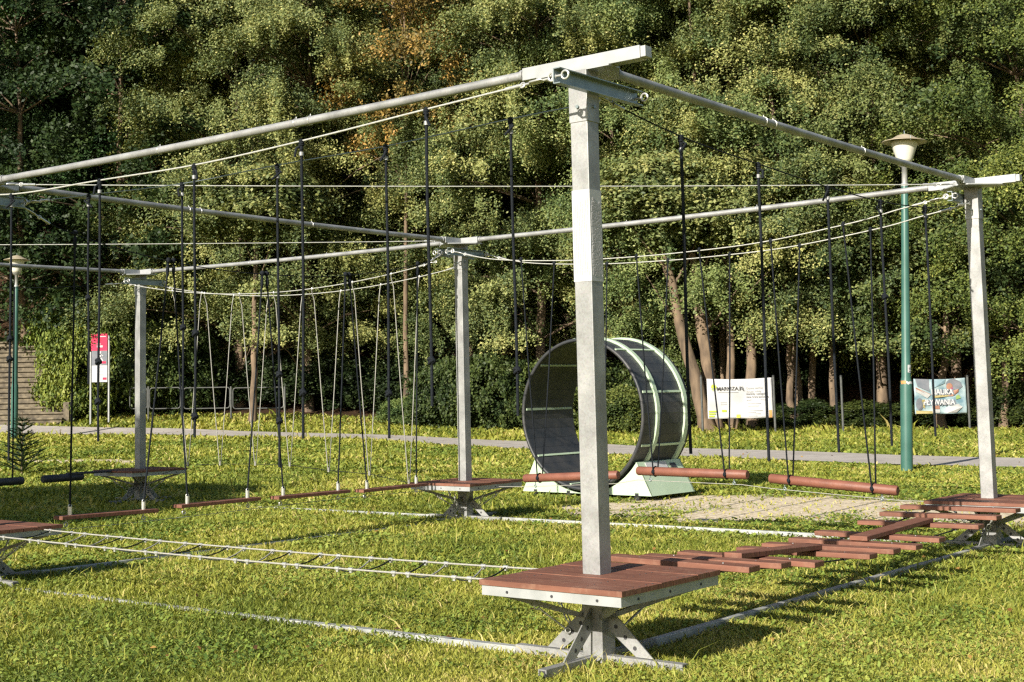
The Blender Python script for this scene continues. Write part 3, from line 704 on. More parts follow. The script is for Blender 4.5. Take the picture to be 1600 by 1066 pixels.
    def channel(vc, u0, u1, z):
        mb = MB(); w_ = .022; s = 1 if vc > v else -1
        mb.ubox(u0, u1, vc - s * w_ - .003, vc - s * w_ + .003, z - .045, z + .045)
        for zz in (z - .043, z + .043): mb.ubox(u0, u1, min(vc - s * w_ + s * .003, vc + s * w_), max(vc - s * w_ + s * .003, vc + s * w_), zz - .003, zz + .003)
        mb.build('cable_channel', M['bracket'], o)
        mb = MB()
        for uu in (u0 + .02, u1 - .02):
            mb.cut()
            for sd in (-1, 1): eye(mb, W(uu, vc + sd * .045, z), e1)
            mb.tube([W(uu, vc - .03, z), W(uu, vc + .03, z)], .008, 8)
            mb.box(W(uu, vc - .028 * s, z), .022, .004, .022, e1, e2, ez)
        mb.build_each('eye_bolt', M['bright'], o)
    zc = zt - .155
    if n == 'A': channel(v - .1, u - .42, u + .47, zt - .155)
    elif n == 'B': channel(v + .1, u - .36, u + .36, zc)
    else:
        channel(v - .1, u - .36, u + .36, zc)
        if n in 'CE': channel(v + .1, u - .36, u + .36, zc)
    # rigging from gusset holes to the deck edge
    dirs = {'A': [(0, 1), (1, 0)], 'B': [(-1, 0), (0, 1)], 'C': [(0, -1), (-1, 0), (0, 1)], 'D': [(0, -1), (-1, 0)], 'E': [(1, 0), (0, -1)], 'F': []}[n]
    mb = MB()
    for du, dv in dirs:
        for s in (-1, 1):
            ou, ov = (0, s * .18) if du else (s * .18, 0)
            p0 = W(u + du * .2 + ou * .12, v + dv * .2 + ov * .12, .17); rr = .44
            p1 = W(u + du * rr + ou, v + dv * rr + ov, dz - .12); mb.cut()
            turnbuckle(mb, p0, p0 + (p1 - p0) * .62, .006, .5); mb.tube([p0 + (p1 - p0) * .62, p1], .007, 6)
            mb.blob(p0 + (p1 - p0) * .72, .014, .02, 1)
    if dirs: mb.build_each('turnbuckle', M['bright'], o)
    return o
ST = {n: station(n) for n in 'ABCDEF'}
# instruction sheet wrapped round the nearest post
u, v = 0, 0; o = ST['A']
zt_, zb_ = 2.735, 2.195
mb = MB(); s = .0625; mb.ubox(-s, s, -s, s, zb_, zt_)
sh = mb.build('instruction_sheet', M['white'], o)
mb = MB(); q = random.Random(3)
for k in range(9):
    for side in (0, 1):
        w = -.048 + k * .012; z = zt_ - .04 - q.random() * .05
        while z > zb_ + .05:
            l = q.uniform(.01, .05)
            if side == 0: mb.ubox(-s - .0022, -s - .0006, w, w + .0045, max(z - l, zb_ + .03), z)
            else: mb.ubox(w, w + .0045, -s - .0022, -s - .0006, max(z - l, zb_ + .03), z)
            z -= l + .006
mb.build('sheet_text', M['grey'], sh)

# ------------------------------------------------------------------ beams
def pipe(a, b, zt1, zt2, label):
    (u0, v0), (u1, v1) = NODES[a], NODES[b]; P, Q = W(u0, v0, zt1), W(u1, v1, zt2); d = nrm(Q - P)
    s = .34 if abs(u1 - u0) > 1 else (.42 if a in 'AB' else .30); s2 = .34 if abs(u1 - u0) > 1 else .30
    P, Q = P + d * s, Q - d * s2; L = np.linalg.norm(Q - P)
    pts = [P + d * L * t - ez * (.018 * 4 * t * (1 - t)) for t in np.linspace(0, 1, 13)]
    mb = MB(); mb.tube(pts, .029, 16)
    for t in (.004, .996): mb.tube([P + d * L * t - d * .01, P + d * L * t + d * .01], .036, 16)
    o = mb.build('overhead_pipe', M['galv']); tag(o, label, 'pipe', 'overhead pipes joining the post tops'); mb = MB()
    for t in (.33, .355, .62): mb.cut(); p = P + d * L * t - ez * (.018 * 4 * t * (1 - t)); mb.ring(p, .031, .004, d, 14, 5); mb.tube([p + ez * .03, p + ez * .045], .004, 5)
    mb.build_each('pipe_clip', M['bright'], o)
pipe('A', 'E', 3.5, 3.5, 'long nearest overhead pipe running from the nearest post to the left edge')
pipe('A', 'B', 3.5, 3.5, 'overhead pipe sloping from the nearest post down to the right post')
pipe('B', 'C', 3.5, 3.47, 'overhead pipe from the right post to the middle post, above the logs')
pipe('E', 'C', 3.5, 3.47, 'overhead pipe from the left edge to the middle post, above the swing planks')
pipe('C', 'D', 3.47, 3.53, 'overhead pipe from the middle post to the farthest left post')
pipe('F', 'D', 3.5, 3.53, 'short visible overhead pipe from the farthest left post out of the left edge')
pipe('E', 'F', 3.5, 3.5, 'overhead pipe along the left side outside the view')

# ------------------------------------------------------------------ cables
def curve_pts(ctrl, n=60):
    P = spline([(a[0], a[1], a[2]) for a in ctrl], max(3, n // len(ctrl))); return P
CABG = 'steel cables strung between the posts'
def cable(pts, label, r=.0065, mat='cable', ends=True, name='steel_cable', grp=CABG):
    mb = MB(); mb.tube(pts, r, 6); o = mb.build(name, M[mat]); tag(o, label, 'cable', grp)
    if ends:
        mb = MB()
        for a, b in ((pts[0], pts[min(3, len(pts) - 1)]), (pts[-1], pts[-4])):
            mb.cut(); a = np.array(a); b = np.array(b); d = nrm(b - a); e = a + d * .2
            turnbuckle(mb, a, e, .008, .5); mb.tube([e, e + d * .12], .012, 8)
        mb.build_each('tensioner', M['bright'], o)
    return o
def sagline(f, zs): return [W(*(f(t) + (z,))) for t, z in zs]
ae = [(.02, 3.345), (.956, 3.325), (2.07, 3.275), (3.18, 3.245), (4.31, 3.255), (5.4, 3.265), (LB - .15, 3.345)]
def cs(ctrl): return spline([tuple(c) for c in ctrl], 10)
cable(cs([W(-.38, v, z) for v, z in [(-.03, 3.345)] + [onu(x_, y_, -.38) for x_, y_ in ((670, 170), (473, 220), (304, 258), (155, 282), (25, 303))] + [(LB - .15, 3.345)]]), 'outer cable of the rope ladder side, nearest to the viewer, carrying five black ropes')
cable(cs([W(.36, v, z) for v, z in [(-.03, 3.345)] + [onu(x_, y_, .36) for x_, y_ in ((803, 185), (606, 228), (435, 258), (285, 287), (138, 305))] + [(LB - .15, 3.345)]]), 'inner cable of the rope ladder side, darker, parallel behind the outer one', .005, 'bracket')
AB = [(.12, 3.33), (1.165, 3.21), (2.27, 3.155), (3.45, 3.11), (4.5, 3.10), (5.54, 3.15), (LA - .12, 3.29)]
cable(cs([W(u, 0, z) for u, z in AB]), 'thin cable over the plank bridge carrying five straight ropes', .005, 'rope')
BC = [(.15, 3.34), (.6, 3.27), (1.1, 3.18), (2.1, 3.07), (3.0, 3.04), (3.7, 3.04), (4.6, 3.07), (5.6, 3.16), (LB - .15, 3.31)]
BCz = lambda v: float(np.interp(v, [a for a, _ in BC], [b for _, b in BC]))
for uu, lb in ((LA - .34, 'cable over the hanging logs, lower of the pair'), (LA + .34, 'cable over the hanging logs, upper of the pair')):
    cable(cs([W(uu, v, z) for v, z in BC]), lb)
EC = [(.4, 3.33), (.94, 3.12), (2.104, 2.93), (3.37, 2.87), (4.65, 2.93), (5.91, 3.13), (LA - .36, 3.3)]
cable(cs([W(u, LB, z) for u, z in EC]), 'dark sagging cable over the swing planks', .005, 'rope')
CDz = lambda v: 3.0 + .3 * ((v - 1.45 * LB) / (.5 * LB)) ** 2 * .95
for uu, lb in ((LA - .3, 'sagging pale cable of the loop crossing, front one'), (LA + .3, 'sagging pale cable of the loop crossing, rear one')):
    cable([W(uu, v, CDz(v)) for v in np.linspace(LB + .16, 2 * LB - .14, 40)], lb)
cable([W(u, 2 * LB, 3.36 - .2 * 4 * ((u - .3) / 6.2) * (1 - (u - .3) / 6.2)) for u in np.linspace(.36, LA - .34, 24)], 'thin dark cable over the far dark logs, left of the farthest post', .005, 'rope')
cable([W(*a) for a in ((.1, LB - .08, 3.49), (LA / 2, LB / 2, 3.468), (LA - .1, .14, 3.5))][:1] + [W(.1 + (LA - .2) * t, (LB - .08) * (1 - t) + .14 * t, 3.49 - .02 * 4 * t * (1 - t)) for t in np.linspace(.02, 1, 12)], 'straight cable crossing the course diagonally to the right post top', .0055)
cable([W(.1 + (LA - .2) * t, (2 * LB - .1) * (1 - t) + (LB + .1) * t, 3.48 - .02 * 4 * t * (1 - t)) for t in np.linspace(0, 1, 12)], 'straight cable from the left edge to the middle post top, low and level', .0055)

# ------------------------------------------------------------------ black hanging ropes
def hanging_rope(uv, zt, zb, label, knots=(), grp='black hand ropes hanging over the crossings', r=.0095, seed=0, tail=True):
    q = random.Random(seed); u, v = uv; n = 14
    ph = q.uniform(0, 6); am = q.uniform(.006, .016)
    pts = [W(u + am * math.sin(ph + 5 * t) * t, v + am * math.cos(ph + 4 * t) * t, zt - .03 + (zb - zt + .03) * t) for t in np.linspace(0, 1, n)]
    mb = MB(); mb.tube(pts, r, 8)
    o = thing('hanging_rope', W(u, v, zb), label, 'rope', grp); mb.build('rope', M['rope'], o)
    mb = MB(); p = W(u, v, zt)
    mb.blob(p - ez * .01, .018, .026, seed); mb.blob(p - ez * .045, .015, .024, seed + 1)
    for k in range(3): mb.ring(p - ez * (.0 + .014 * k), .014, .007, nrm([q.uniform(-.3, .3), q.uniform(-.3, .3), 1]), 10, 5)
    if tail: mb.tube([p - ez * .03, p - ez * .05 + nrm([q.uniform(-1, 1), -.3, 0]) * .035, p - ez * .11 + nrm([q.uniform(-1, 1), -.3, 0]) * .045], .009, 6)
    mb.build('knot', M['rope'], o)
    mb = MB(); mb.tube([p - ez * .075, p - ez * .1], .0165, 10); mb.build('clamp', M['galv'], o)
    for t in knots:
        c = pts[0] * (1 - t) + pts[-1] * t; i = min(n - 1, int(t * (n - 1))); c = pts[i]
        mb = MB(); mb.blob(c, .022, .03, seed + 5); mb.ring(c, .02, .011, nrm([.4, .5, .8]), 10, 5); mb.ring(c - ez * .008, .019, .011, nrm([-.5, .3, .8]), 10, 5); mb.build('knot', M['rope'], o)
    return o
LK = ['', '', '', '', '']
for i, (v, zt, zb, kn, lb) in enumerate([(.956, 3.325, 1.49, (.9,), 'black rope on the near ladder cable closest to the nearest post'), (2.085, 3.27, 1.285, (.86,), 'black rope on the near ladder cable, second from the nearest post'),
        (3.186, 3.24, 1.285, (.62, .94), 'black rope on the near ladder cable, third from the nearest post'), (4.30, 3.254, 1.25, (.7, .92), 'black rope on the near ladder cable in front of the trail sign'), (5.42, 3.26, 1.05, (.55, .68), 'black rope on the near ladder cable at the left photo edge')]):
    px_ = [670, 473, 304, 155, 16][i]; yt_, yb_ = [170, 220, 258, 282, 305][i], [635, 685, 683, 690, 720][i]
    (va_, zt), (vb_, zb) = onu(px_, yt_, -.38), onu(px_, yb_, -.38); hanging_rope((-.38, (va_ + vb_) / 2), zt, zb, lb, kn, seed=i)
for i, (v, zt, zb, kn, lb) in enumerate([(.77, 3.32, 1.40, (.9,), 'black rope on the rear ladder cable just left of the nearest post'), (1.86, 3.283, 1.27, (.9,), 'black rope on the rear ladder cable ending by the far path, knot near its end'),
        (2.95, 3.28, 1.05, (.72, .9), 'black rope on the rear ladder cable reaching lowest, left of the loop crossing'), (4.05, 3.264, 1.40, (.66,), 'black rope on the rear ladder cable beside the pale railing bay'), (5.26, 3.3, 1.6, (.6,), 'black rope on the rear ladder cable, leftmost one, left of the trail sign')]):
    px_ = [803, 606, 435, 285, 138][i]; yt_, yb_ = [185, 228, 258, 287, 305][i], [650, 685, 730, 650, 600][i]
    (va_, zt), (vb_, zb) = onu(px_, yt_, .36), onu(px_, yb_, .36); hanging_rope((.36, (va_ + vb_) / 2), zt, zb, lb, kn, seed=20 + i)
for i, (u, u2, zt, zb, lb) in enumerate([(1.165, 1.03, 3.21, 1.14, 'straight black rope over the plank bridge nearest the front post'), (2.27, 2.1, 3.155, 1.04, 'straight black rope over the plank bridge hanging in front of the white banner'),
        (3.45, 3.24, 3.11, 1.05, 'middle straight black rope over the plank bridge, right of the white banner'), (4.5, 4.27, 3.10, 1.06, 'straight black rope over the plank bridge left of the green lamp pole'), (5.54, 5.26, 3.15, 1.10, 'straight black rope over the plank bridge in front of the blue banner')]):
    hanging_rope(((u + u2) / 2 + .03, 0), zt, zb, lb, (.45,) if i == 3 else (), seed=40 + i, r=.0105)

# ------------------------------------------------------------------ rope ladder A-E
zl = .46
def lz(v, s): return zl + (.02 if s > 0 else -.03) * 0 - .02 * 4 * (v - .5) * (5.9 - v) / 5.4 ** 2
o = thing('rope_ladder', W(0, 3.2, zl), 'pale rope ladder stretched flat between the near deck and the left deck', 'rope ladder')
for s in (-1, 1):
    uu = s * .27 + .03
    mb = MB(); mb.tube([W(uu, v, lz(v, s)) for v in np.linspace(.40, LB - .5, 40)], .006, 8)
    mb.build('side_rope', M['whiterope'], o)
vs = np.arange(.75, 5.9, .49); mb2 = MB()
for i, v in enumerate(vs):
    for k in (0, 1):
        va = v + k * .12; vb = va - .02 + (.22 if k else .16); sag = .03 + .02 * ((i + k) % 2); mb = MB()
        A_, B_ = W(-.24, va, lz(va, -1)), W(.30, vb, lz(vb, 1))
        pts = [A_ * (1 - t) + B_ * t - ez * sag * 4 * t * (1 - t) for t in np.linspace(0, 1, 10)]
        mb.tube(pts, .005, 6); mb.build('rung', M['rope' if (i + k) % 2 == 0 else 'whiterope'], o)
        for P_, dd in ((A_, e2), (B_, e2)):
            mb2.cut(); mb2.tube([P_ - dd * .018, P_ + dd * .018], .012, 8); mb2.box(P_ - ez * .013, .009, .006, .009, e2, e1, ez)
mb2.build_each('clamp', M['bright'], o)

# ------------------------------------------------------------------ plank bridge A-B
BR_ = [(.944, .486), (1.372, .455), (1.854, .42), (2.726, .375), (3.144, .368), (3.589, .36), (4.068, .372), (4.944, .392), (5.414, .428), (5.912, .452)]
WHERE = ['first from the near deck', 'second from the near deck', 'third from the near deck, just before the first lengthwise board', 'just beyond the first lengthwise board, fourth from the near deck', 'fifth from the near deck', 'sixth from the near deck', 'seventh from the near deck, just before the second lengthwise board', 'just beyond the second lengthwise board', 'second from the far right deck', 'closest to the far right deck']
bz = lambda u: float(np.interp(u, [0.4] + [a for a, _ in BR_] + [6.2], [.46] + [b - .05 for _, b in BR_] + [.42]))
for i, (u, z) in enumerate(BR_):
    q = random.Random(i); tl = q.uniform(-.012, .012); sk = q.uniform(-.02, .02)
    mb = MB(); d = nrm(e2 + ez * tl + e1 * sk); c = W(u, .005, z - .018)
    mb.box(c, .52, .072, .018, d, e1, nrm(np.cross(d, e1)) * -1)
    o = mb.build('bridge_plank', M['deck'], None, .004); tag(o, 'red-brown crosswise bridge plank, ' + WHERE[i], 'plank', 'crosswise planks of the wobbly bridge')
    mb = MB()
    for sv in (-1, 1):
        mb.cut(); mb.box(W(u, sv * .3, z - .045), .03, .02, .008, e1, e2, ez); mb.tube([W(u, sv * .3, z - .06), W(u, sv * .3, z + .003)], .006, 6)
    mb.build_each('cable_clip', M['galv'], o)
for a, b, lb in ((1.53, 2.76, 'lengthwise bridge board nearer the front post, lying across the gap'), (3.56, 4.95, 'lengthwise bridge board farther right, lying across the gap')):
    za = float(np.interp(a + .1, [x for x, _ in BR_], [y for _, y in BR_])) + .022; zb2 = float(np.interp(b - .05, [x for x, _ in BR_], [y for _, y in BR_])) + .022
    mb = MB(); d = nrm(W(b, .0, zb2) - W(a, .0, za)); c = (W(a, -.045, za) + W(b, -.045, zb2)) / 2
    mb.box(c, (b - a) / 2, .072, .018, d, e2, nrm(np.cross(d, e2))); o = mb.build('bridge_plank', M['deck'], None, .004)
    tag(o, lb, 'plank', 'lengthwise boards of the wobbly bridge')
for s, lb in ((-1, 'thin cable under the plank bridge on its right-hand edge'), (1, 'thin cable under the plank bridge on its left-hand edge')):
    cable([W(u, s * .3, bz(u)) for u in np.linspace(.5, 6.15, 30)], lb, .006, 'rope', False)

# ------------------------------------------------------------------ hanging logs B-C
def log(p, q_, r, label, mat='log', grp='hanging red-brown logs', name='swing_log'):
    d = nrm(q_ - p); o = thing(name, (p + q_) / 2, label, 'log', grp)
    mb = MB(); L = np.linalg.norm(q_ - p); mb.tube([p, p + d * .012, q_ - d * .012, q_], [r * .86, r, r, r * .86], 18); mb.build('log_body', M[mat], o)
    return o
LOGS = [(5.49, .53, 4.16, .60, 'left hanging log, half hidden behind the nearest post'), (3.90, .652, 2.53, .637, 'middle hanging log in front of the green wheel base'), (2.27, .605, .89, .515, 'right hanging log sloping down towards the right deck')]
for i, (va, za, vb, zb2, lb) in enumerate(LOGS):
    P_, Q_ = W(LA, va, za), W(LA, vb, zb2); o = log(P_, Q_, .05, lb)
    for k, t in enumerate((.17, .82)):
        c = P_ * (1 - t) + Q_ * t; vv = va * (1 - t) + vb * t
        for s in (-1, 1):
            top = W(LA + s * .34, vv + (.05 if k else -.05), BCz(vv)); side = c + e1 * s * .052
            mb = MB(); mb.tube([top, top * .5 + side * .5 + e1 * s * .01, side + ez * .02], .009, 6); mb.build('suspension_rope', M['rope'], o)
            mb = MB(); mb.blob(top, .022, .03, i); mb.cut(); mb.blob(side, .02, .028, i + 3); mb.build_each('knot', M['rope'], o)
        mb = MB(); mb.ring(c, .055, .007, nrm(Q_ - P_), 16, 5); mb.build('strap', M['rope'], o)
    mb = MB()
    for t in (.12, .88):
        mb.cut(); c = P_ * (1 - t) + Q_ * t; mb.tube([c - ez * .045, c - ez * .085], .006, 6); eye(mb, c - ez * .095, e1, .014)
    mb.build_each('eye_hook', M['bracket'], o)
lowz = [(.5, .42), (.89, .42), (2.27, .5), (2.6, .53), (3.9, .55), (4.2, .5), (5.5, .43), (5.95, .42)]
cable([W(LA, v, z) for v, z in lowz], 'thin white cord linking the undersides of the hanging logs', .004, 'whiterope', False)

# ------------------------------------------------------------------ swing planks E-C
SP = [(.80, 1.90, .497, .483, 'swing plank nearest the left deck'), (2.18, 3.24, .50, .503, 'second swing plank from the left deck'), (3.49, 4.59, .492, .492, 'third swing plank from the left deck'), (4.80, 5.92, .478, .485, 'swing plank overlapping the middle deck')]
PK = [(.94, 3.12), (2.104, 2.93), (3.37, 2.87), (4.65, 2.93), (5.91, 3.13)]
for i, (ua, ub, za, zb2, lb) in enumerate(SP):
    o = thing('swing_plank', W((ua + ub) / 2, LB, za), lb, 'plank', 'narrow swing planks hung on rope pairs')
    mb = MB(); P_, Q_ = W(ua, LB, za), W(ub, LB, zb2); d = nrm(Q_ - P_); mb.box((P_ + Q_) / 2, np.linalg.norm(Q_ - P_) / 2, .07, .017, d, e2, nrm(np.cross(d, e2)))
    mb.build('board', M['deck'], o, .004)
    for k, (uu, pk) in enumerate(((ua + .13, PK[i]), (ub - .13, PK[i + 1]))):
        zz = (za if k == 0 else zb2) + .018; b0 = W(uu, LB, zz); tp = W(pk[0] + (.03 if k == 0 else -.03), LB, pk[1])
        mb = MB(); mb.tube([b0, b0 + ez * .075], .021, 12); mb.ring(b0 + ez * .08, .016, .006, e2, 10, 5); mb.build('rope_socket', M['bright'], o)
        mb = MB(); mid = (b0 + tp) / 2 - ez * .02; mb.tube([tp, mid, b0 + ez * .07], .0095, 6); mb.build('suspension_rope', M['rope'], o)
        mb = MB(); mb.blob(tp + ez * .01, .028, .03, i * 2 + k); mb.blob(tp + nrm(b0 - tp) * .08, .019, .07, i + k); mb.build('knot', M['rope'], o)
    mb = MB()
    for t in (.08, .88): mb.cut(); c = P_ * (1 - t) + Q_ * t; mb.tube([c - ez * .015, c - ez * .05], .006, 6); eye(mb, c - ez * .065, e2, .018)
    mb.build_each('eye_hook', M['bright'], o)
cable([W(u, LB, .40 - .015 * math.sin(u)) for u in np.linspace(.55, 6.15, 24)], 'thin wire threaded under the swing planks', .003, 'cable', False)

# ------------------------------------------------------------------ loop crossing C-D
LP = [(7.34, .43), (8.03, .53), (8.78, .56), (9.53, .62), (10.23, .62), (10.98, .61), (11.7, .58)]
LN = ['first', 'second', 'third', 'fourth', 'fifth', 'sixth', 'seventh']
for i, (v, zb2) in enumerate(LP):
    o = thing('rope_loop', W(LA, v, zb2), 'pale rope loop hanging from two cables, ' + LN[i] + ' counted from the middle post', 'rope loop', 'pale rope loops')
    for s in (-1, 1):
        tp = W(LA + s * .3, v + .02 * s, CDz(v)); q0 = W(LA + s * .24, v, CDz(v) - .16)
        mb = MB(); mb.tube([tp, W(LA + s * .275, v + .01, CDz(v) - .03), q0, W(LA + s * .13, v, (zb2 + CDz(v)) / 2 - .1), W(LA + s * .012, v, zb2)], .0065, 6); mb.build('rope', M['whiterope'], o)
        mb = MB(); mb.blob(tp, .014, .022, i); mb.build('clamp', M['bright'], o)
    mb = MB(); mb.tube([W(LA, v, zb2 - .02), W(LA, v, zb2 + .04)], .015, 8); mb.build('joint', M['whiterope'], o)
cable([W(LA, v, z) for v, z in [(LB + .42, .40)] + LP + [(2 * LB - .53, .44)]], 'thin wire joining the lower tips of the rope loops', .004, 'rope', False)

# ------------------------------------------------------------------ dark logs D-F
for (ua, ub, lb) in ((4.98, 5.66, 'dark log left of the farthest deck, the nearer to the deck'), (3.55, 4.66, 'dark log at the left photo edge'), (2.1, 3.2, 'dark log outside the left edge of the view')):
    o = log(W(ua, 2 * LB, .45), W(ub, 2 * LB, .45), .055, lb, 'darklog', 'dark logs beyond the left platform')
    for t in (.15, .85):
        c = W(ua * (1 - t) + ub * t, 2 * LB, .5); tp = W(ua * (1 - t) + ub * t, 2 * LB, 3.2)
        if ua < 4.9 : mb = MB(); mb.tube([c, tp], .011, 6); mb.build('suspension_rope', M['rope'], o)
mb = MB(); mb.box(W(5.85, 2 * LB + .02, .5), .42, .07, .015, e1, e2, ez); o = mb.build('deck_step', M['darklog'], None, .003); tag(o, 'narrow dark board bridging the dark log to the farthest deck', 'board')

# ------------------------------------------------------------------ rails on the ground
def rail(p, q, label, w=.05, h=.045, lift=.0, mat='rail'):
    p = np.array(p); q = np.array(q); n = 10; mb = MB(); pts = [p * (1 - t) + q * t for t in np.linspace(0, 1, n + 1)]
    mb.beam(p + ez * (h / 2 + lift), q + ez * (h / 2 + lift), w, h)
    o = mb.build('ground_rail', M[mat], None, .003); tag(o, label, 'rail', 'steel rails lying in the grass')
rail(W(0, .58, -.004), W(0, LB - .58, -.035), 'pale ground rail in the foreground grass, running left from the nearest post', .06, .045)
rail(W(.58, 0, 0), W(LA - .58, 0, -.005), 'ground rail under the plank bridge, dark on its near side', .05, .055)
rail(W(LA, .58, .012), W(LA, LB - .58, .012), 'thin white ground rail beyond the plank bridge, ending at the middle post', .05, .045)
rail(W(.58, LB, 0), W(LA - .58, LB, -.02), 'ground rail in the shade under the swing planks', .05, .045)
rail(W(LA, LB + .58, 0), W(LA, 2 * LB - .58, -.02), 'far ground rail under the loop crossing', .05, .045)

# ------------------------------------------------------------------ lamps
def lamp(px, py, ytop, label, stickers=False):
    P = onground(px, py); Yd = P[1]
    top = atY(px + (2 if stickers else 0), ytop, Yd); H = top[2] - P[2]
    print('lamp', P.round(2), 'H', H)
    o = thing('park_lamp', P, label, 'lamp', 'green park lamps'); o.rotation_euler = (0, .041 if stickers else .006, 0)
    mb = MB(); mb.lathe(P, [(0.105, -.1), (.105, 1.55), (.098, 1.62), (.082, 1.7), (.07, H * .62), (.062, H - .95), (.058, H - .93)], 24); mb.build('pole', M['lampgreen'], o)
    mb = MB(); mb.lathe(P, [(.05, H - .93), (.05, H - .62), (.09, H - .6), (.12, H - .56), (.13, H - .54)], 20); mb.build('neck', M['galv'], o)
    mb = MB(); mb.tube([P + ez * (H - .97), P + ez * (H - .92)], .066, 20); mb.build('pole_ring', M['zinc'], o)
    mb = MB(); mb.lathe(P, [(.0, H - .55), (.12, H - .54), (.14, H - .48), (.235, H - .19), (.24, H - .14), (0, H - .12)], 28); mb.build('globe', M['globe'], o)
    mb = MB(); mb.lathe(P, [(0, H), (.05, H - .006), (.13, H - .03), (.22, H - .085), (.3, H - .12), (.385, H - .14), (.4, H - .15), (.392, H - .158), (.26, H - .13), (.1, H - .1), (0, H - .09)], 32); mb.build('hood', M['hood'], o)
    mb = MB(); mb.tube([P + ez * H, P + ez * (H + .06)], .008, 6)
    for k in range(3): a = 2.1 * k + .5; mb.cut(); mb.tube([P + np.array([.37 * math.cos(a), .37 * math.sin(a), H - .17]), P + np.array([.37 * math.cos(a), .37 * math.sin(a), H - .1])], .009, 6)
    mb.build_each('hood_screw', M['bracket'], o)
    if stickers:
        def patch(z0, z1, a0, a1, r_, mat, name, rough=False):
            mb = MB(); n = 10; q = random.Random(2); vs = []
            for i in range(n + 1):
                a = a0 + (a1 - a0) * i / n; j = q.uniform(-.012, .012) if rough else 0
                for z in (z0 + j, z1 + j * .6): vs.append(P + np.array([r_ * math.cos(a), r_ * math.sin(a), z]))
            mb.add(vs, [(2 * i, 2 * i + 2, 2 * i + 3, 2 * i + 1) for i in range(n)]); return mb.build(name, mat, o)
        rr = lambda z: float(np.interp(z, [0, 1.55, 1.7, H * .62], [.105, .105, .082, .07]))
        z1 = atY(1420, 570, Yd)[2] - P[2]; z0 = atY(1420, 582, Yd)[2] - P[2]; s_ = patch(z0, z1, -1.55, -.5, rr(z0) + .004, M['white'], 'sticker')
        mb = MB(); c = P + np.array([0, 0, (z0 + z1) / 2]); a = -1.0; d = np.array([math.cos(a), math.sin(a), 0]); t_ = np.array([-d[1], d[0], 0]); R_ = rr(z0) + .006
        mb.ring(c + d * R_ - t_ * .012, .016, .003, d, 12, 4); mb.tube([c + d * R_ + t_ * .008 - ez * .015, c + d * R_ + t_ * .008 + ez * .035], .003, 4); mb.tube([c + d * R_ - t_ * .03 - ez * .045, c + d * R_ + t_ * .03 - ez * .045], .006, 4)
        mb.build('sticker_mark', M['ink'], s_)
        z0 = atY(1417, 600, Yd)[2] - P[2]; z1 = atY(1417, 597, Yd)[2] - P[2]
        patch(z0, z1 + .01, -1.9, -.3, rr(z0) + .004, M['white'], 'torn_sticker', True); patch(z0, z1 + .02, -2.9, -1.9, rr(z0) + .004, M['orange'], 'torn_sticker', True)
lamp(1417, 738, 209, 'green lamp post with cream mushroom head, standing right of the hanging logs', True)
lamp(22, 686, 399, 'green lamp post at the left edge in front of the stone stairs')

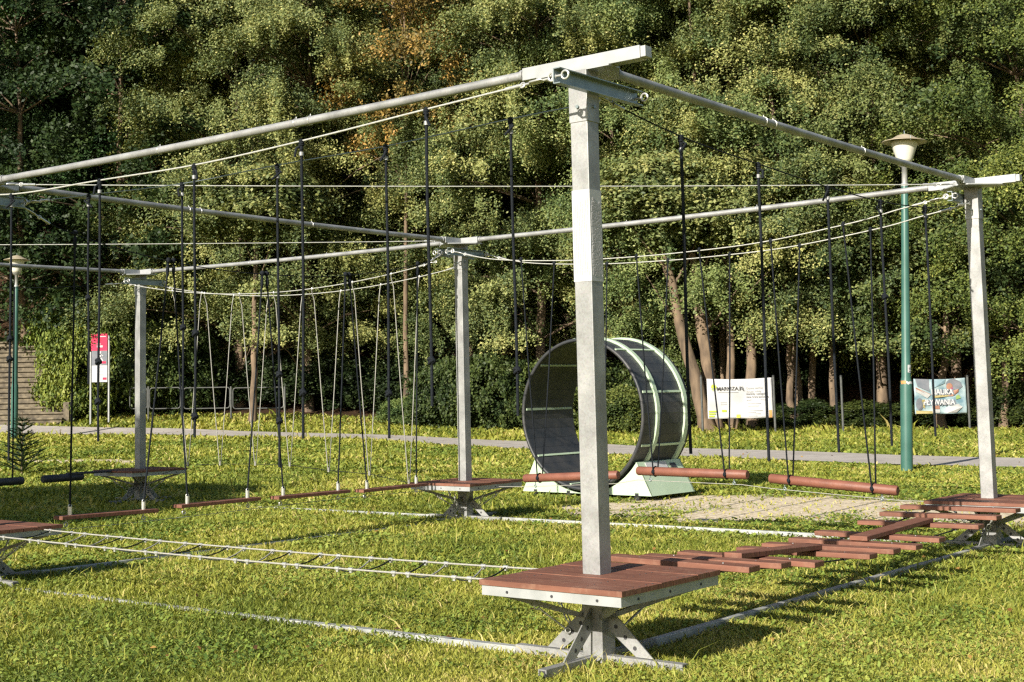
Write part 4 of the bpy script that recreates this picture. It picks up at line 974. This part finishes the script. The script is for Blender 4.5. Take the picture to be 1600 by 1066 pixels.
# ------------------------------------------------------------------ hamster wheel
def wheel():
    Pn = onground(1020, 784); ang = R(48) ; ax = np.array([math.cos(ang), math.sin(ang), 0]); q = np.array([ax[1], -ax[0], 0])   # q to the right, nearer
    print('wheel', Pn)
    rr_ = 1.11; wd = 1.13
    # centre of the near rim
    Cn = atY(910, 647, Pn[1] + .80); Cn = Cn.copy()
    base0 = Pn.copy(); gz0 = Pn[2]
    o = thing('hamster_wheel', (Cn[0], Cn[1], gz0), 'giant dark hamster wheel with pale green hoops on a pale green base', 'play wheel')
    def P(a, r_, t): return Cn + q * math.cos(a) * r_ + ez * math.sin(a) * r_ + ax * t
    n = 45; ga = [i for i in range(0, n, 5)]
    mb = MB()
    for i in range(n):
        a0, a1 = 2 * math.pi * i / n + .0012, 2 * math.pi * (i + 1) / n - .0012
        for t0, t1 in ((-.03, .3), (.3, 1.03), (1.03, wd + .03)):
            v = [P(a0, rr_, t0), P(a1, rr_, t0), P(a1, rr_, t1), P(a0, rr_, t1), P(a0, rr_ - .045, t0), P(a1, rr_ - .045, t0), P(a1, rr_ - .045, t1), P(a0, rr_ - .045, t1)]
            mb.add(v, [(0, 1, 2, 3), (7, 6, 5, 4), (0, 4, 5, 1), (3, 2, 6, 7), (0, 3, 7, 4), (1, 5, 6, 2)])
    mb.build('drum_panel', M['wdark'], o)
    for t, w in ((.30, .08), (1.03, .09)):
        mb = MB(); m = 72
        for i in range(m):
            a0, a1 = 2 * math.pi * i / m, 2 * math.pi * (i + 1) / m
            v = [P(a0, rr_ + .03, t - w / 2), P(a1, rr_ + .03, t - w / 2), P(a1, rr_ + .03, t + w / 2), P(a0, rr_ + .03, t + w / 2), P(a0, rr_ - .002, t - w / 2), P(a1, rr_ - .002, t - w / 2), P(a1, rr_ - .002, t + w / 2), P(a0, rr_ - .002, t + w / 2)]
            mb.add(v, [(0, 1, 2, 3), (0, 4, 5, 1), (3, 2, 6, 7)])
        mb.build('hoop', M['wgreen'], o)
    mb = MB()
    for k in range(9):
        a = 2 * math.pi * (k * 5) / n + 2 * math.pi / n * 0; a = 2 * math.pi * k / 9 + 2 * math.pi / n * 2
        for r_ in (rr_ + .006, rr_ - .051):
            mb.cut(); c = P(a, r_, wd / 2); mb.box(c, wd / 2 - .005, .016, .008, ax, nrm(P(a + .01, r_, 0) - P(a, r_, 0)), nrm(P(a, 2, 0) - P(a, 1, 0)))
    mb.build_each('cross_bar', M['wgreen'], o)
    mb = MB()
    for t in (-.03, wd + .03): mb.cut(); mb.tube([P(a, rr_ - .02, t) for a in np.linspace(0, 2 * math.pi, 73)], .028, 6, False)
    mb.build_each('rim', M['wdark'], o)
    # base: flared trough in two halves joined along the front
    zb_ = gz0 + .07; C0 = Cn + 0; 
    def Bp(s, t, z): return np.array([C0[0], C0[1], 0]) + q * s + ax * t + ez * z
    L1, L0, hh = 1.17, .93, .47; RB = 1.155; zc = Cn[2]; T0, T1 = .02, wd - .02; mb = MB()
    def yy(s_): return min(zb_ + hh, zc - math.sqrt(RB * RB - s_ * s_))
    ss_ = np.linspace(L0 - .01, -L0 + .01, 31)
    for t in (T0, T1):
        # cheek plates that follow the drum, built as strips
        for s0_, s1_ in zip(ss_[:-1], ss_[1:]):
            mb.prism([Bp(s0_, t, zb_), Bp(s1_, t, zb_), Bp(s1_, t, yy(s1_)), Bp(s0_, t, yy(s0_))], ax * .03)
        for sg in (-1, 1): mb.prism([Bp(sg * L1, t, zb_), Bp(sg * (L0 - .01), t, zb_), Bp(sg * (L0 - .01), t, zb_ + hh), Bp(sg * L0, t, zb_ + hh)], ax * .03)
    T0 -= .016; T1 += .016
    for sg in (-1, 1):
        mb.add([Bp(sg * L1, T0, zb_), Bp(sg * L1, T1, zb_), Bp(sg * L0, T1, zb_ + hh), Bp(sg * L0, T0, zb_ + hh)], [(0, 1, 2, 3)])
        mb.add([Bp(sg * L0, T0, zb_ + hh), Bp(sg * L0, T1, zb_ + hh), Bp(sg * (L0 - .1), T1, zb_ + hh + .0), Bp(sg * (L0 - .1), T0, zb_ + hh + .0)], [(0, 1, 2, 3)])
    mb.add([Bp(-L1, T0, zb_), Bp(L1, T0, zb_), Bp(L1, T1, zb_), Bp(-L1, T1, zb_)], [(3, 2, 1, 0)])
    bs = mb.build('base', M['wgreen'], o)
    # notices on the sloping end of the base
    dirn = nrm(Bp(L0, 0, hh) - Bp(L1, 0, 0)); nn_ = nrm(np.cross(ax, dirn)); nn_ = nn_ if nn_ @ q > 0 else -nn_
    mid = Bp(L1 - (L1 - L0) * .83, .45, zb_ + hh * .83)
    mb = MB(); mb.box(mid + nn_ * .006, .26, .07, .004, ax, dirn, nn_); mb.build('notice', M['white'], bs)
    mb = MB(); mb.box(mid + ax * .42 + nn_ * .006, .07, .035, .004, ax, dirn, nn_); mb.build('notice', M['ink'], bs)
    mb = MB()
    for s in (-.92, -.3, .92):
        for t in (.02, wd - .05):
            mb.cut(); c = Bp(s, t, gz0 + .04); mb.tube([c - ax * .02, c + ax * .02], .04, 12); mb.box(c + ez * .035, .03, .02, .03, q, ax, ez)
    mb.build_each('castor', M['rubber'], o)
wheel()

# ------------------------------------------------------------------ text helper
def text(s, size, origin, xd, yd, mat, parent, name='lettering', align='LEFT', ext=.0015, xs_=1.0, bold=0):
    cu = bpy.data.curves.new(name, 'FONT'); cu.body = s; cu.size = size; cu.align_x = align; cu.extrude = ext; cu.offset = bold
    to = bpy.data.objects.new(name, cu); COL.objects.link(to)
    dg = bpy.context.evaluated_depsgraph_get(); dg.update(); me = bpy.data.meshes.new_from_object(to.evaluated_get(dg))
    bpy.data.objects.remove(to)
    xd, yd = nrm(xd), nrm(yd); zd = np.cross(xd, yd); vs = np.empty(len(me.vertices) * 3); me.vertices.foreach_get('co', vs); vs = vs.reshape(-1, 3)
    vs = np.asarray(origin) + vs[:, :1] * xd * xs_ + vs[:, 1:2] * yd + vs[:, 2:] * zd - np.array(parent['_o'])
    me.vertices.foreach_set('co', vs.ravel()); me.materials.clear(); me.materials.append(mat); me.update()
    o = bpy.data.objects.new(name, me); COL.objects.link(o); o.parent = parent; o['_o'] = parent['_o']
    return o

# ------------------------------------------------------------------ banners
def banner(x0, yt0, x1, yb1, Yd, label, posts, mat, plabel):
    P00 = atY(x0, yt0, Yd); P11 = atY(x1, yb1, Yd - .25); 
    wv = np.array([P11[0] - P00[0], P11[1] - P00[1], 0]); Wd = np.linalg.norm(wv); xd = wv / Wd; H = P00[2] - P11[2]
    P11x = atY(x1, yt0, Yd - .25); slope = 0
    o = thing('banner', (P00[0], P00[1], P11[2]), label, 'banner', None); nrml = np.cross(xd, ez) 
    def S(a, b):   # a 0..1 across, b 0..1 down
        w = .03 * math.sin(a * 5 + b * 3) * b * (1 - b) * 4 + .02 * math.sin((a - b) * 11) * (.3 + b) + .012 * math.sin(a * 17 + b * 2)
        sag = -.03 * math.sin(math.pi * a) * (1 - b)
        return P00 + xd * Wd * a - ez * (H * b - sag) + nrml * w
    NX, NY = 36, 18; vs = []; fs = []
    for j in range(NY + 1):
        for i in range(NX + 1): vs.append(S(i / NX, j / NY))
    for j in range(NY):
        for i in range(NX): k = j * (NX + 1) + i; fs.append((k, k + NX + 1, k + NX + 2, k + 1))
    mb = MB(); mb.add(vs, fs, True); sh = mb.build('sheet', mat, o); md = sh.modifiers.new('thickness', 'SOLIDIFY'); md.thickness = .004
    return o, S, xd, nrml, Wd, H
def onbanner(S, nrml, a0, b0, a1, b1, lift=.006, n=6):
    mb = MB(); vs = []; fs = []
    for j in range(n + 1):
        for i in range(n + 1): vs.append(S(a0 + (a1 - a0) * i / n, b0 + (b1 - b0) * j / n) + nrml * lift)
    for j in range(n):
        for i in range(n): k = j * (n + 1) + i; fs.append((k, k + n + 1, k + n + 2, k + 1))
    mb.add(vs, fs, True); return mb
def disc(S, nrml, a, b, ra, rb, lift, cut=None, n=24):
    mb = MB(); pts = []
    for i in range(n):
        t = 2 * math.pi * i / n; bb = b + rb * math.sin(t)
        if cut is not None: bb = min(bb, cut)
        pts.append(S(a + ra * math.cos(t), bb) + nrml * lift)
    mb.add(pts, [tuple(range(n))]); return mb
def posts_(lst, grp):
    for (px, pt, pb, Yd, lb) in lst:
        b_ = atY(px, pb, Yd); b_[2] = float(gz(b_[0], Yd)) ; t_ = atY(px, pt, Yd)
        o = thing('fence_post', b_, lb, 'post', grp); mb = MB(); mb.tube([b_ - ez * .2, np.array([b_[0], b_[1], t_[2]])], .035, 12); mb.build('shaft', M['post'], o)
        mb = MB(); mb.blob(np.array([b_[0], b_[1], t_[2] + .01]), .045, .03, 1); mb.build('cap', M['rubber'], o)
def lines(S, nrml, xd, par, spec, mat, lift=.014):
    for (s, a, b, size, m_) in spec:
        p = S(a, b) + nrml * lift; q_ = S(min(a + .3, 1), b) + nrml * lift
        text(s, size, p, xd, ez, m_, par, 'lettering')
YB = 41.0
o, S, xd, nn, Wd, H = banner(1104, 592, 1208, 653, YB, 'white advertising banner with dark MARKIZA.PL lettering between two grey posts', None, M['white'], '')
k = Wd
text('MARKIZA.PL', .148, S(.15, .29) + nn * .028, xd, ez, M['ink'], o, bold=.0015, xs_=.98)
disc(S, nn, .105, .21, .042, .075, .02, .235).build('logo', M['lime'], o)
onbanner(S, nn, .068, .255, .142, .268, .02).build('logo_stripe', M['lime'], o)
onbanner(S, nn, .078, .29, .132, .30, .02).build('logo_stripe', M['lime'], o)
for i, (s_, b_, sz, mt) in enumerate([('Osłony, markizy', .25, .075, 'grey'), ('żaluzje, rolety', .33, .075, 'grey'), ('markizy i pergole', .40, .082, 'ink'), ('okna, bramy garażowe', .475, .07, 'ink'), ('moskitiery, zewnętrzne', .55, .062, 'grey')]):
    text(s_, sz, S(.60, b_) + nn * .03, xd, ez, M[mt], o)
for b_, w_ in ((.62, .2), (.68, .17), (.80, .22), (.84, .12), (.88, .19), (.93, .14)): onbanner(S, nn, .62, b_, .62 + w_, b_ + .014, .02).build('small_print', M['grey'], o)
for b_ in (.33,): onbanner(S, nn, .17, b_, .48, b_ + .01, .02).build('small_print', M['grey'], o)
for b_ in (.58, .63): onbanner(S, nn, .2, b_, .3, b_ + .02, .02).build('small_print', M['grey'], o)
onbanner(S, nn, .22, .78, .29, .83, .02).build('lime_tab', M['lime'], o)
onbanner(S, nn, .44, .9, .50, .985, .02).build('yellow_patch', M['yellow'], o)
for b_ in (.80, .86, .92): onbanner(S, nn, .015, b_, .14 - (b_ - .8) * .3, b_ + .035, .02).build('lime_stripe', M['lime'], o)
onbanner(S, nn, .94, .8, .985, .985, .02).build('orange_patch', M['orange'], o)
posts_([(1098.5, 588, 682, YB + .05, 'grey post holding the left end of the white banner'), (1212, 588, 684, YB - .25, 'grey post holding the right end of the white banner'), (1318, 588, 682, YB - .6, 'lone grey post midway between the two banners')], 'grey posts at the wood edge')
o, S, xd, nn, Wd, H = banner(1427, 592, 1511, 646, 40.0, 'blue-grey banner with NAUKA PŁYWANIA lettering between the green lamp and the right post', None, M['pool'], '')
for n_, c1, c2 in (('myellow', (.3, .25, .1), (.4, .34, .16)), ('mskin', (.26, .12, .08), (.34, .18, .12)), ('mblue', (.13, .22, .27), (.22, .31, .36)), ('mlime', (.16, .25, .07), (.24, .34, .1)), ('mpink', (.24, .05, .13), (.3, .08, .16)), ('mwhite', (.3, .31, .32), (.44, .44, .43))): M[n_] = noisy(n_, c1, c2, 9, .5)
def poly(S, nn, pts, lift): mb = MB(); mb.add([S(*p) + nn * lift for p in pts], [tuple(range(len(pts)))]); return mb
poly(S, nn, [(.03, .0), (.3, .0), (.3, .35), (.07, .22)], .02).build('picture_patch', M['greyblue'], o)
poly(S, nn, [(.03, .24), (.33, .44), (.25, .55), (.03, .36)], .022).build('picture_patch', M['mwhite'], o)
poly(S, nn, [(.03, .24), (.33, .44), (.3, .47), (.03, .28)], .024).build('picture_patch', M['mskin'], o)
disc(S, nn, .10, .72, .075, .17, .022).build('picture_patch', M['greyblue'], o)
poly(S, nn, [(.14, .6), (.2, .58), (.2, .85), (.16, .8)], .024).build('picture_patch', M['myellow'], o)
poly(S, nn, [(.34, .0), (.62, .0), (.6, .12), (.4, .24), (.34, .2)], .02).build('picture_patch', M['mblue'], o)
poly(S, nn, [(.62, .12), (.68, .02), (.78, .0), (.9, .1), (.94, .24), (.86, .32), (.7, .32), (.64, .24)], .022).build('picture_patch', M['greyblue'], o)
disc(S, nn, .69, .22, .06, .1, .024).build('picture_patch', M['mskin'], o)
disc(S, nn, .71, .27, .045, .05, .026).build('picture_patch', M['mpink'], o)
poly(S, nn, [(.7, .36), (.86, .3), (.86, .38), (.74, .5), (.66, .5)], .024).build('picture_patch', M['mskin'], o)
poly(S, nn, [(.34, .48), (.66, .45), (.66, .5), (.38, .54)], .026).build('picture_patch', M['myellow'], o)
poly(S, nn, [(.8, .5), (.86, .46), (.9, .56), (.8, .6)], .024).build('picture_patch', M['mlime'], o)
poly(S, nn, [(.02, .9), (.34, .92), (.34, .99), (.02, .99)], .024).build('picture_patch', M['myellow'], o)
poly(S, nn, [(.34, .76), (.48, .76), (.48, .86), (.34, .86)], .026).build('picture_patch', M['mskin'], o)
poly(S, nn, [(.34, .87), (.48, .87), (.48, .97), (.34, .97)], .026).build('picture_patch', M['mwhite'], o)
poly(S, nn, [(.6, .9), (.7, .78), (.84, .72), (.92, .82), (.8, .97), (.62, .98)], .022).build('picture_patch', M['mwhite'], o)
text('NAUKA', .22, S(.345, .455) + nn * .034, xd, ez, M['greyblue'], o, bold=.008, xs_=.8)
text('PŁYWANIA', .22, S(.195, .755) + nn * .034, xd, ez, M['greyblue'], o, bold=.008, xs_=.8)
text('NAUKA', .215, S(.33, .44) + nn * .038, xd, ez, M['white'], o, bold=.004, xs_=.8)
text('PŁYWANIA', .215, S(.17, .74) + nn * .038, xd, ez, M['white'], o, bold=.004, xs_=.8)
posts_([(1420, 588, 680, 40.05, 'grey post hidden behind the green lamp pole'), (1516, 588, 680, 39.8, 'grey post holding the right end of the blue banner')], 'grey posts at the wood edge')

# ------------------------------------------------------------------ trail sign
Ys = 46.5
def at_s(px, py): return atY(px, py, Ys)
L_, R_ = at_s(141, 600), at_s(170, 600); base = float(gz((L_[0] + R_[0]) / 2, Ys)); xd = np.array([1., 0, 0]); nn = np.array([0, -1., 0])
o = thing('trail_sign', ((L_[0] + R_[0]) / 2, Ys, base), 'tall information sign with crimson, grey and white panels in front of the yellow-green bush', 'sign')
for px, pt in ((142, 550), (170.5, 524)):
    p = at_s(px, pt); mb = MB(); mb.tube([np.array([p[0], Ys, base - .2]), p], .035, 12); mb.build('sign_post', M['zinc'], o)
def panel(y0, y1, mat, name, x0=146, x1=168):
    a, b_ = at_s(x0, y0), at_s(x1, y1); mb = MB(); mb.box(((a[0] + b_[0]) / 2, Ys - .03, (a[2] + b_[2]) / 2), (b_[0] - a[0]) / 2, .012, (a[2] - b_[2]) / 2); return mb.build(name, mat, o)
p1 = panel(522, 548, M['red'], 'crimson_panel', 143); p2 = panel(548.3, 571, M['greyblue'], 'grey_panel', 144); p3 = panel(571.3, 597, M['white'], 'white_panel', 144)
def bar(x0, y0, x1, y1, mat, par, name, lift=.045):
    a, b_ = at_s(x0, y0), at_s(x1, y1); mb = MB(); mb.box(((a[0] + b_[0]) / 2, Ys - lift, (a[2] + b_[2]) / 2), abs(b_[0] - a[0]) / 2, .002, abs(a[2] - b_[2]) / 2); mb.build(name, mat, par)
bar(152, 525.6, 166, 526.6, M['white'], p1, 'small_print'); bar(152, 537.3, 158, 538.2, M['white'], p1, 'small_print'); bar(152, 540, 161, 543, M['white'], p1, 'small_print')
bar(150, 565, 166, 568, M['red'], p2, 'red_strip'); bar(156, 569, 159, 570.3, M['white'], p2, 'small_print')
mb = MB(); c = at_s(157.5, 555.5); c[1] = Ys - .05      # walking figure pictogram
mb.tube([c + ez * .1 + nn * 0, c + ez * .1 + nn * .004], .035, 12)
def stroke(x0, z0, x1, z1, w=.018): mb.beam(c + np.array([x0, 0, z0]), c + np.array([x1, 0, z1]), w * 2, .004, (0, 1, 0))
stroke(0, .06, -.01, -.07, .026); stroke(0, -.06, -.09, -.19); stroke(0, -.06, .09, -.19); stroke(0, .04, -.1, -.02, .012); stroke(0, .04, .09, -.02, .012); stroke(-.1, -.02, -.06, .06, .01)
mb.build('walker_pictogram', M['white'], p2)
bar(152, 573.5, 163, 574.5, M['grey'], p3, 'small_print'); bar(161, 590, 167, 593.5, M['red'], p3, 'red_tab')
for i in range(5): bar(153, 578 + i * 2.3, 164 - (i % 2) * 2, 578.4 + i * 2.3, M['grey'], p3, 'small_print')

# ------------------------------------------------------------------ pipe railing along the wood
Yr = 47.3
POSTX = [232, 284, 361, 445]
for i, (xa, xb) in enumerate(((203, 230), (234, 282), (287, 359), (364, 443))):
    a, b_ = atY(xa, 606.5, Yr), atY(xb, 606.5, Yr); zb_ = atY(xa, 639, Yr)[2]; zt = a[2]; r_ = .1
    mb = MB(); pts = []
    for (cx, cz, a0) in ((b_[0] - r_, zt - r_, 90), (b_[0] - r_, zb_ + r_, 0), (a[0] + r_, zb_ + r_, -90), (a[0] + r_, zt - r_, -180)):
        for k in range(5): t = R(a0 - 22.5 * k); pts.append((cx + r_ * math.cos(t), Yr, cz + r_ * math.sin(t)))
    pts.append(pts[0]); mb.tube(pts, .02, 8, False); o = mb.build('pipe_railing', M['post']); tag(o, 'grey rounded pipe railing bay, ' + ['behind the left platform post', 'just right of the left platform post', 'in the middle, with the slender posts either side', 'rightmost, left of the second loop pair'][i], 'railing', 'grey pipe railing at the wood edge')
for i, px in enumerate(POSTX):
    t_ = atY(px, 604, Yr); mb = MB(); g_ = float(gz(t_[0], Yr)); mb.tube([(t_[0], Yr, g_ - .2), t_], .035, 10); o = mb.build('railing_post', M['post'])
    tag(o, 'dark post of the pipe railing, ' + ['right behind the left platform post', 'second from the left', 'third from the left', 'rightmost, beside a rope'][i], 'post', 'posts of the pipe railing')

# ------------------------------------------------------------------ stone stairs
P0 = onground(60, 664); print('stairs', P0)
xR = P0[0] + (96 - 60) / F * P0[1]; z0 = float(P0[2]); y0 = P0[1]
o = thing('stone_stairs', (xR - 2, y0, z0), 'weathered sandstone stairs climbing into the wood at the left edge', 'stairs')
RI, TR = .185, .30
for i in range(16):
    y = y0 + i * TR; x1 = xR - (0 if i < 4 else (.28 if i < 8 else .75)); mb = MB(); q = random.Random(i)
    zz = z0 + i * RI + (.0)
    mb.box(((x1 - 3.4) - 0, y + 1.0, zz + RI / 2 - .05 + 0), 3.4, 1.0, RI / 2 + .05); mb.box((x1 - 3.4, y + .12, zz + RI + .012), 3.43, .18, .03)
    mb.build('step', M['stone'], o, .012)
for j, (dx, i0, i1) in enumerate(((0, 0, 4), (.28, 4, 8), (.75, 8, 16))):
    mb = MB(); mb.box((xR - dx + .12, y0 + (i0 + i1) / 2 * TR + .1, z0 + i1 * RI / 2 + .0), .1, (i1 - i0) * TR / 2, i1 * RI / 2 + .1 if i0 else i1 * RI / 2); mb.build('side_wall', M['stone'], o, .01)
o2 = thing('stair_railing', (xR + .3, y0, z0), 'dark iron handrail with upright bars on the right side of the stone stairs', 'railing')
mb = MB(); mb2 = MB(); pts = []
for i in range(12):
    y = y0 + .1 + i * .42; zz = z0 + (i * .42 / TR) * RI; x = xR + .3 - i * .03
    mb2.cut(); mb2.tube([(x, y, zz - .3), (x, y, zz + 1.0)], .03, 8); pts.append((x, y, zz + 1.0))
mb2.build_each('upright', M['rubber'], o2); mb.tube(pts, .03, 8); mb.build('handrail', M['rubber'], o2)
mb = MB(); mb.tube([(p[0], p[1], p[2] - .45) for p in pts], .02, 8); mb.build('lower_rail', M['rubber'], o2)

# ------------------------------------------------------------------ clean up helper properties, light, world
for ob in bpy.data.objects:
    if '_o' in ob: del ob['_o']
AZ, EL = 53.5, 25.6      # direction the light travels (from +X towards +Y), height above the horizon
w = bpy.data.worlds.new('World'); sc.world = w; w.use_nodes = True; nt = w.node_tree
bg = nt.nodes['Background']; sky = nt.nodes.new('ShaderNodeTexSky'); sky.sky_type = 'NISHITA'; sky.sun_disc = False
sky.sun_elevation = R(EL); sky.sun_rotation = R(90 - (AZ + 180)) ; sky.air_density = 1.2; sky.dust_density = .8
nt.links.new(sky.outputs[0], bg.inputs[0]); bg.inputs[1].default_value = .06
sd = bpy.data.lights.new('sun', 'SUN'); sd.energy = 5; sd.angle = R(.53); sd.color = (1, .93, .80)
so = bpy.data.objects.new('sun', sd); COL.objects.link(so)
ldir = Vector((math.cos(R(AZ)) * math.cos(R(EL)), math.sin(R(AZ)) * math.cos(R(EL)), -math.sin(R(EL))))
so.rotation_euler = ldir.to_track_quat('-Z', 'Y').to_euler()
sc.view_settings.view_transform = 'Standard'; sc.view_settings.look = 'None'; sc.view_settings.exposure = .8; sc.view_settings.gamma = 1
sc.render.engine = 'CYCLES'; sc.cycles.use_denoising = False; sc.cycles.pixel_filter_type = 'BLACKMAN_HARRIS'; sc.cycles.filter_width = 1.35; sc.cycles.sample_clamp_indirect = 4; sc.cycles.max_bounces = 4; sc.cycles.diffuse_bounces = 2; sc.cycles.glossy_bounces = 2; sc.cycles.transmission_bounces = 2; sc.cycles.caustics_reflective = False; sc.cycles.caustics_refractive = False; sc.cycles.use_adaptive_sampling = True; sc.cycles.adaptive_threshold = .02; sc.cycles.transparent_max_bounces = 4
try: sc.cycles.denoiser = 'OPENIMAGEDENOISE'
except Exception: pass
print('verts', sum(len(m_.vertices) for m_ in bpy.data.meshes))
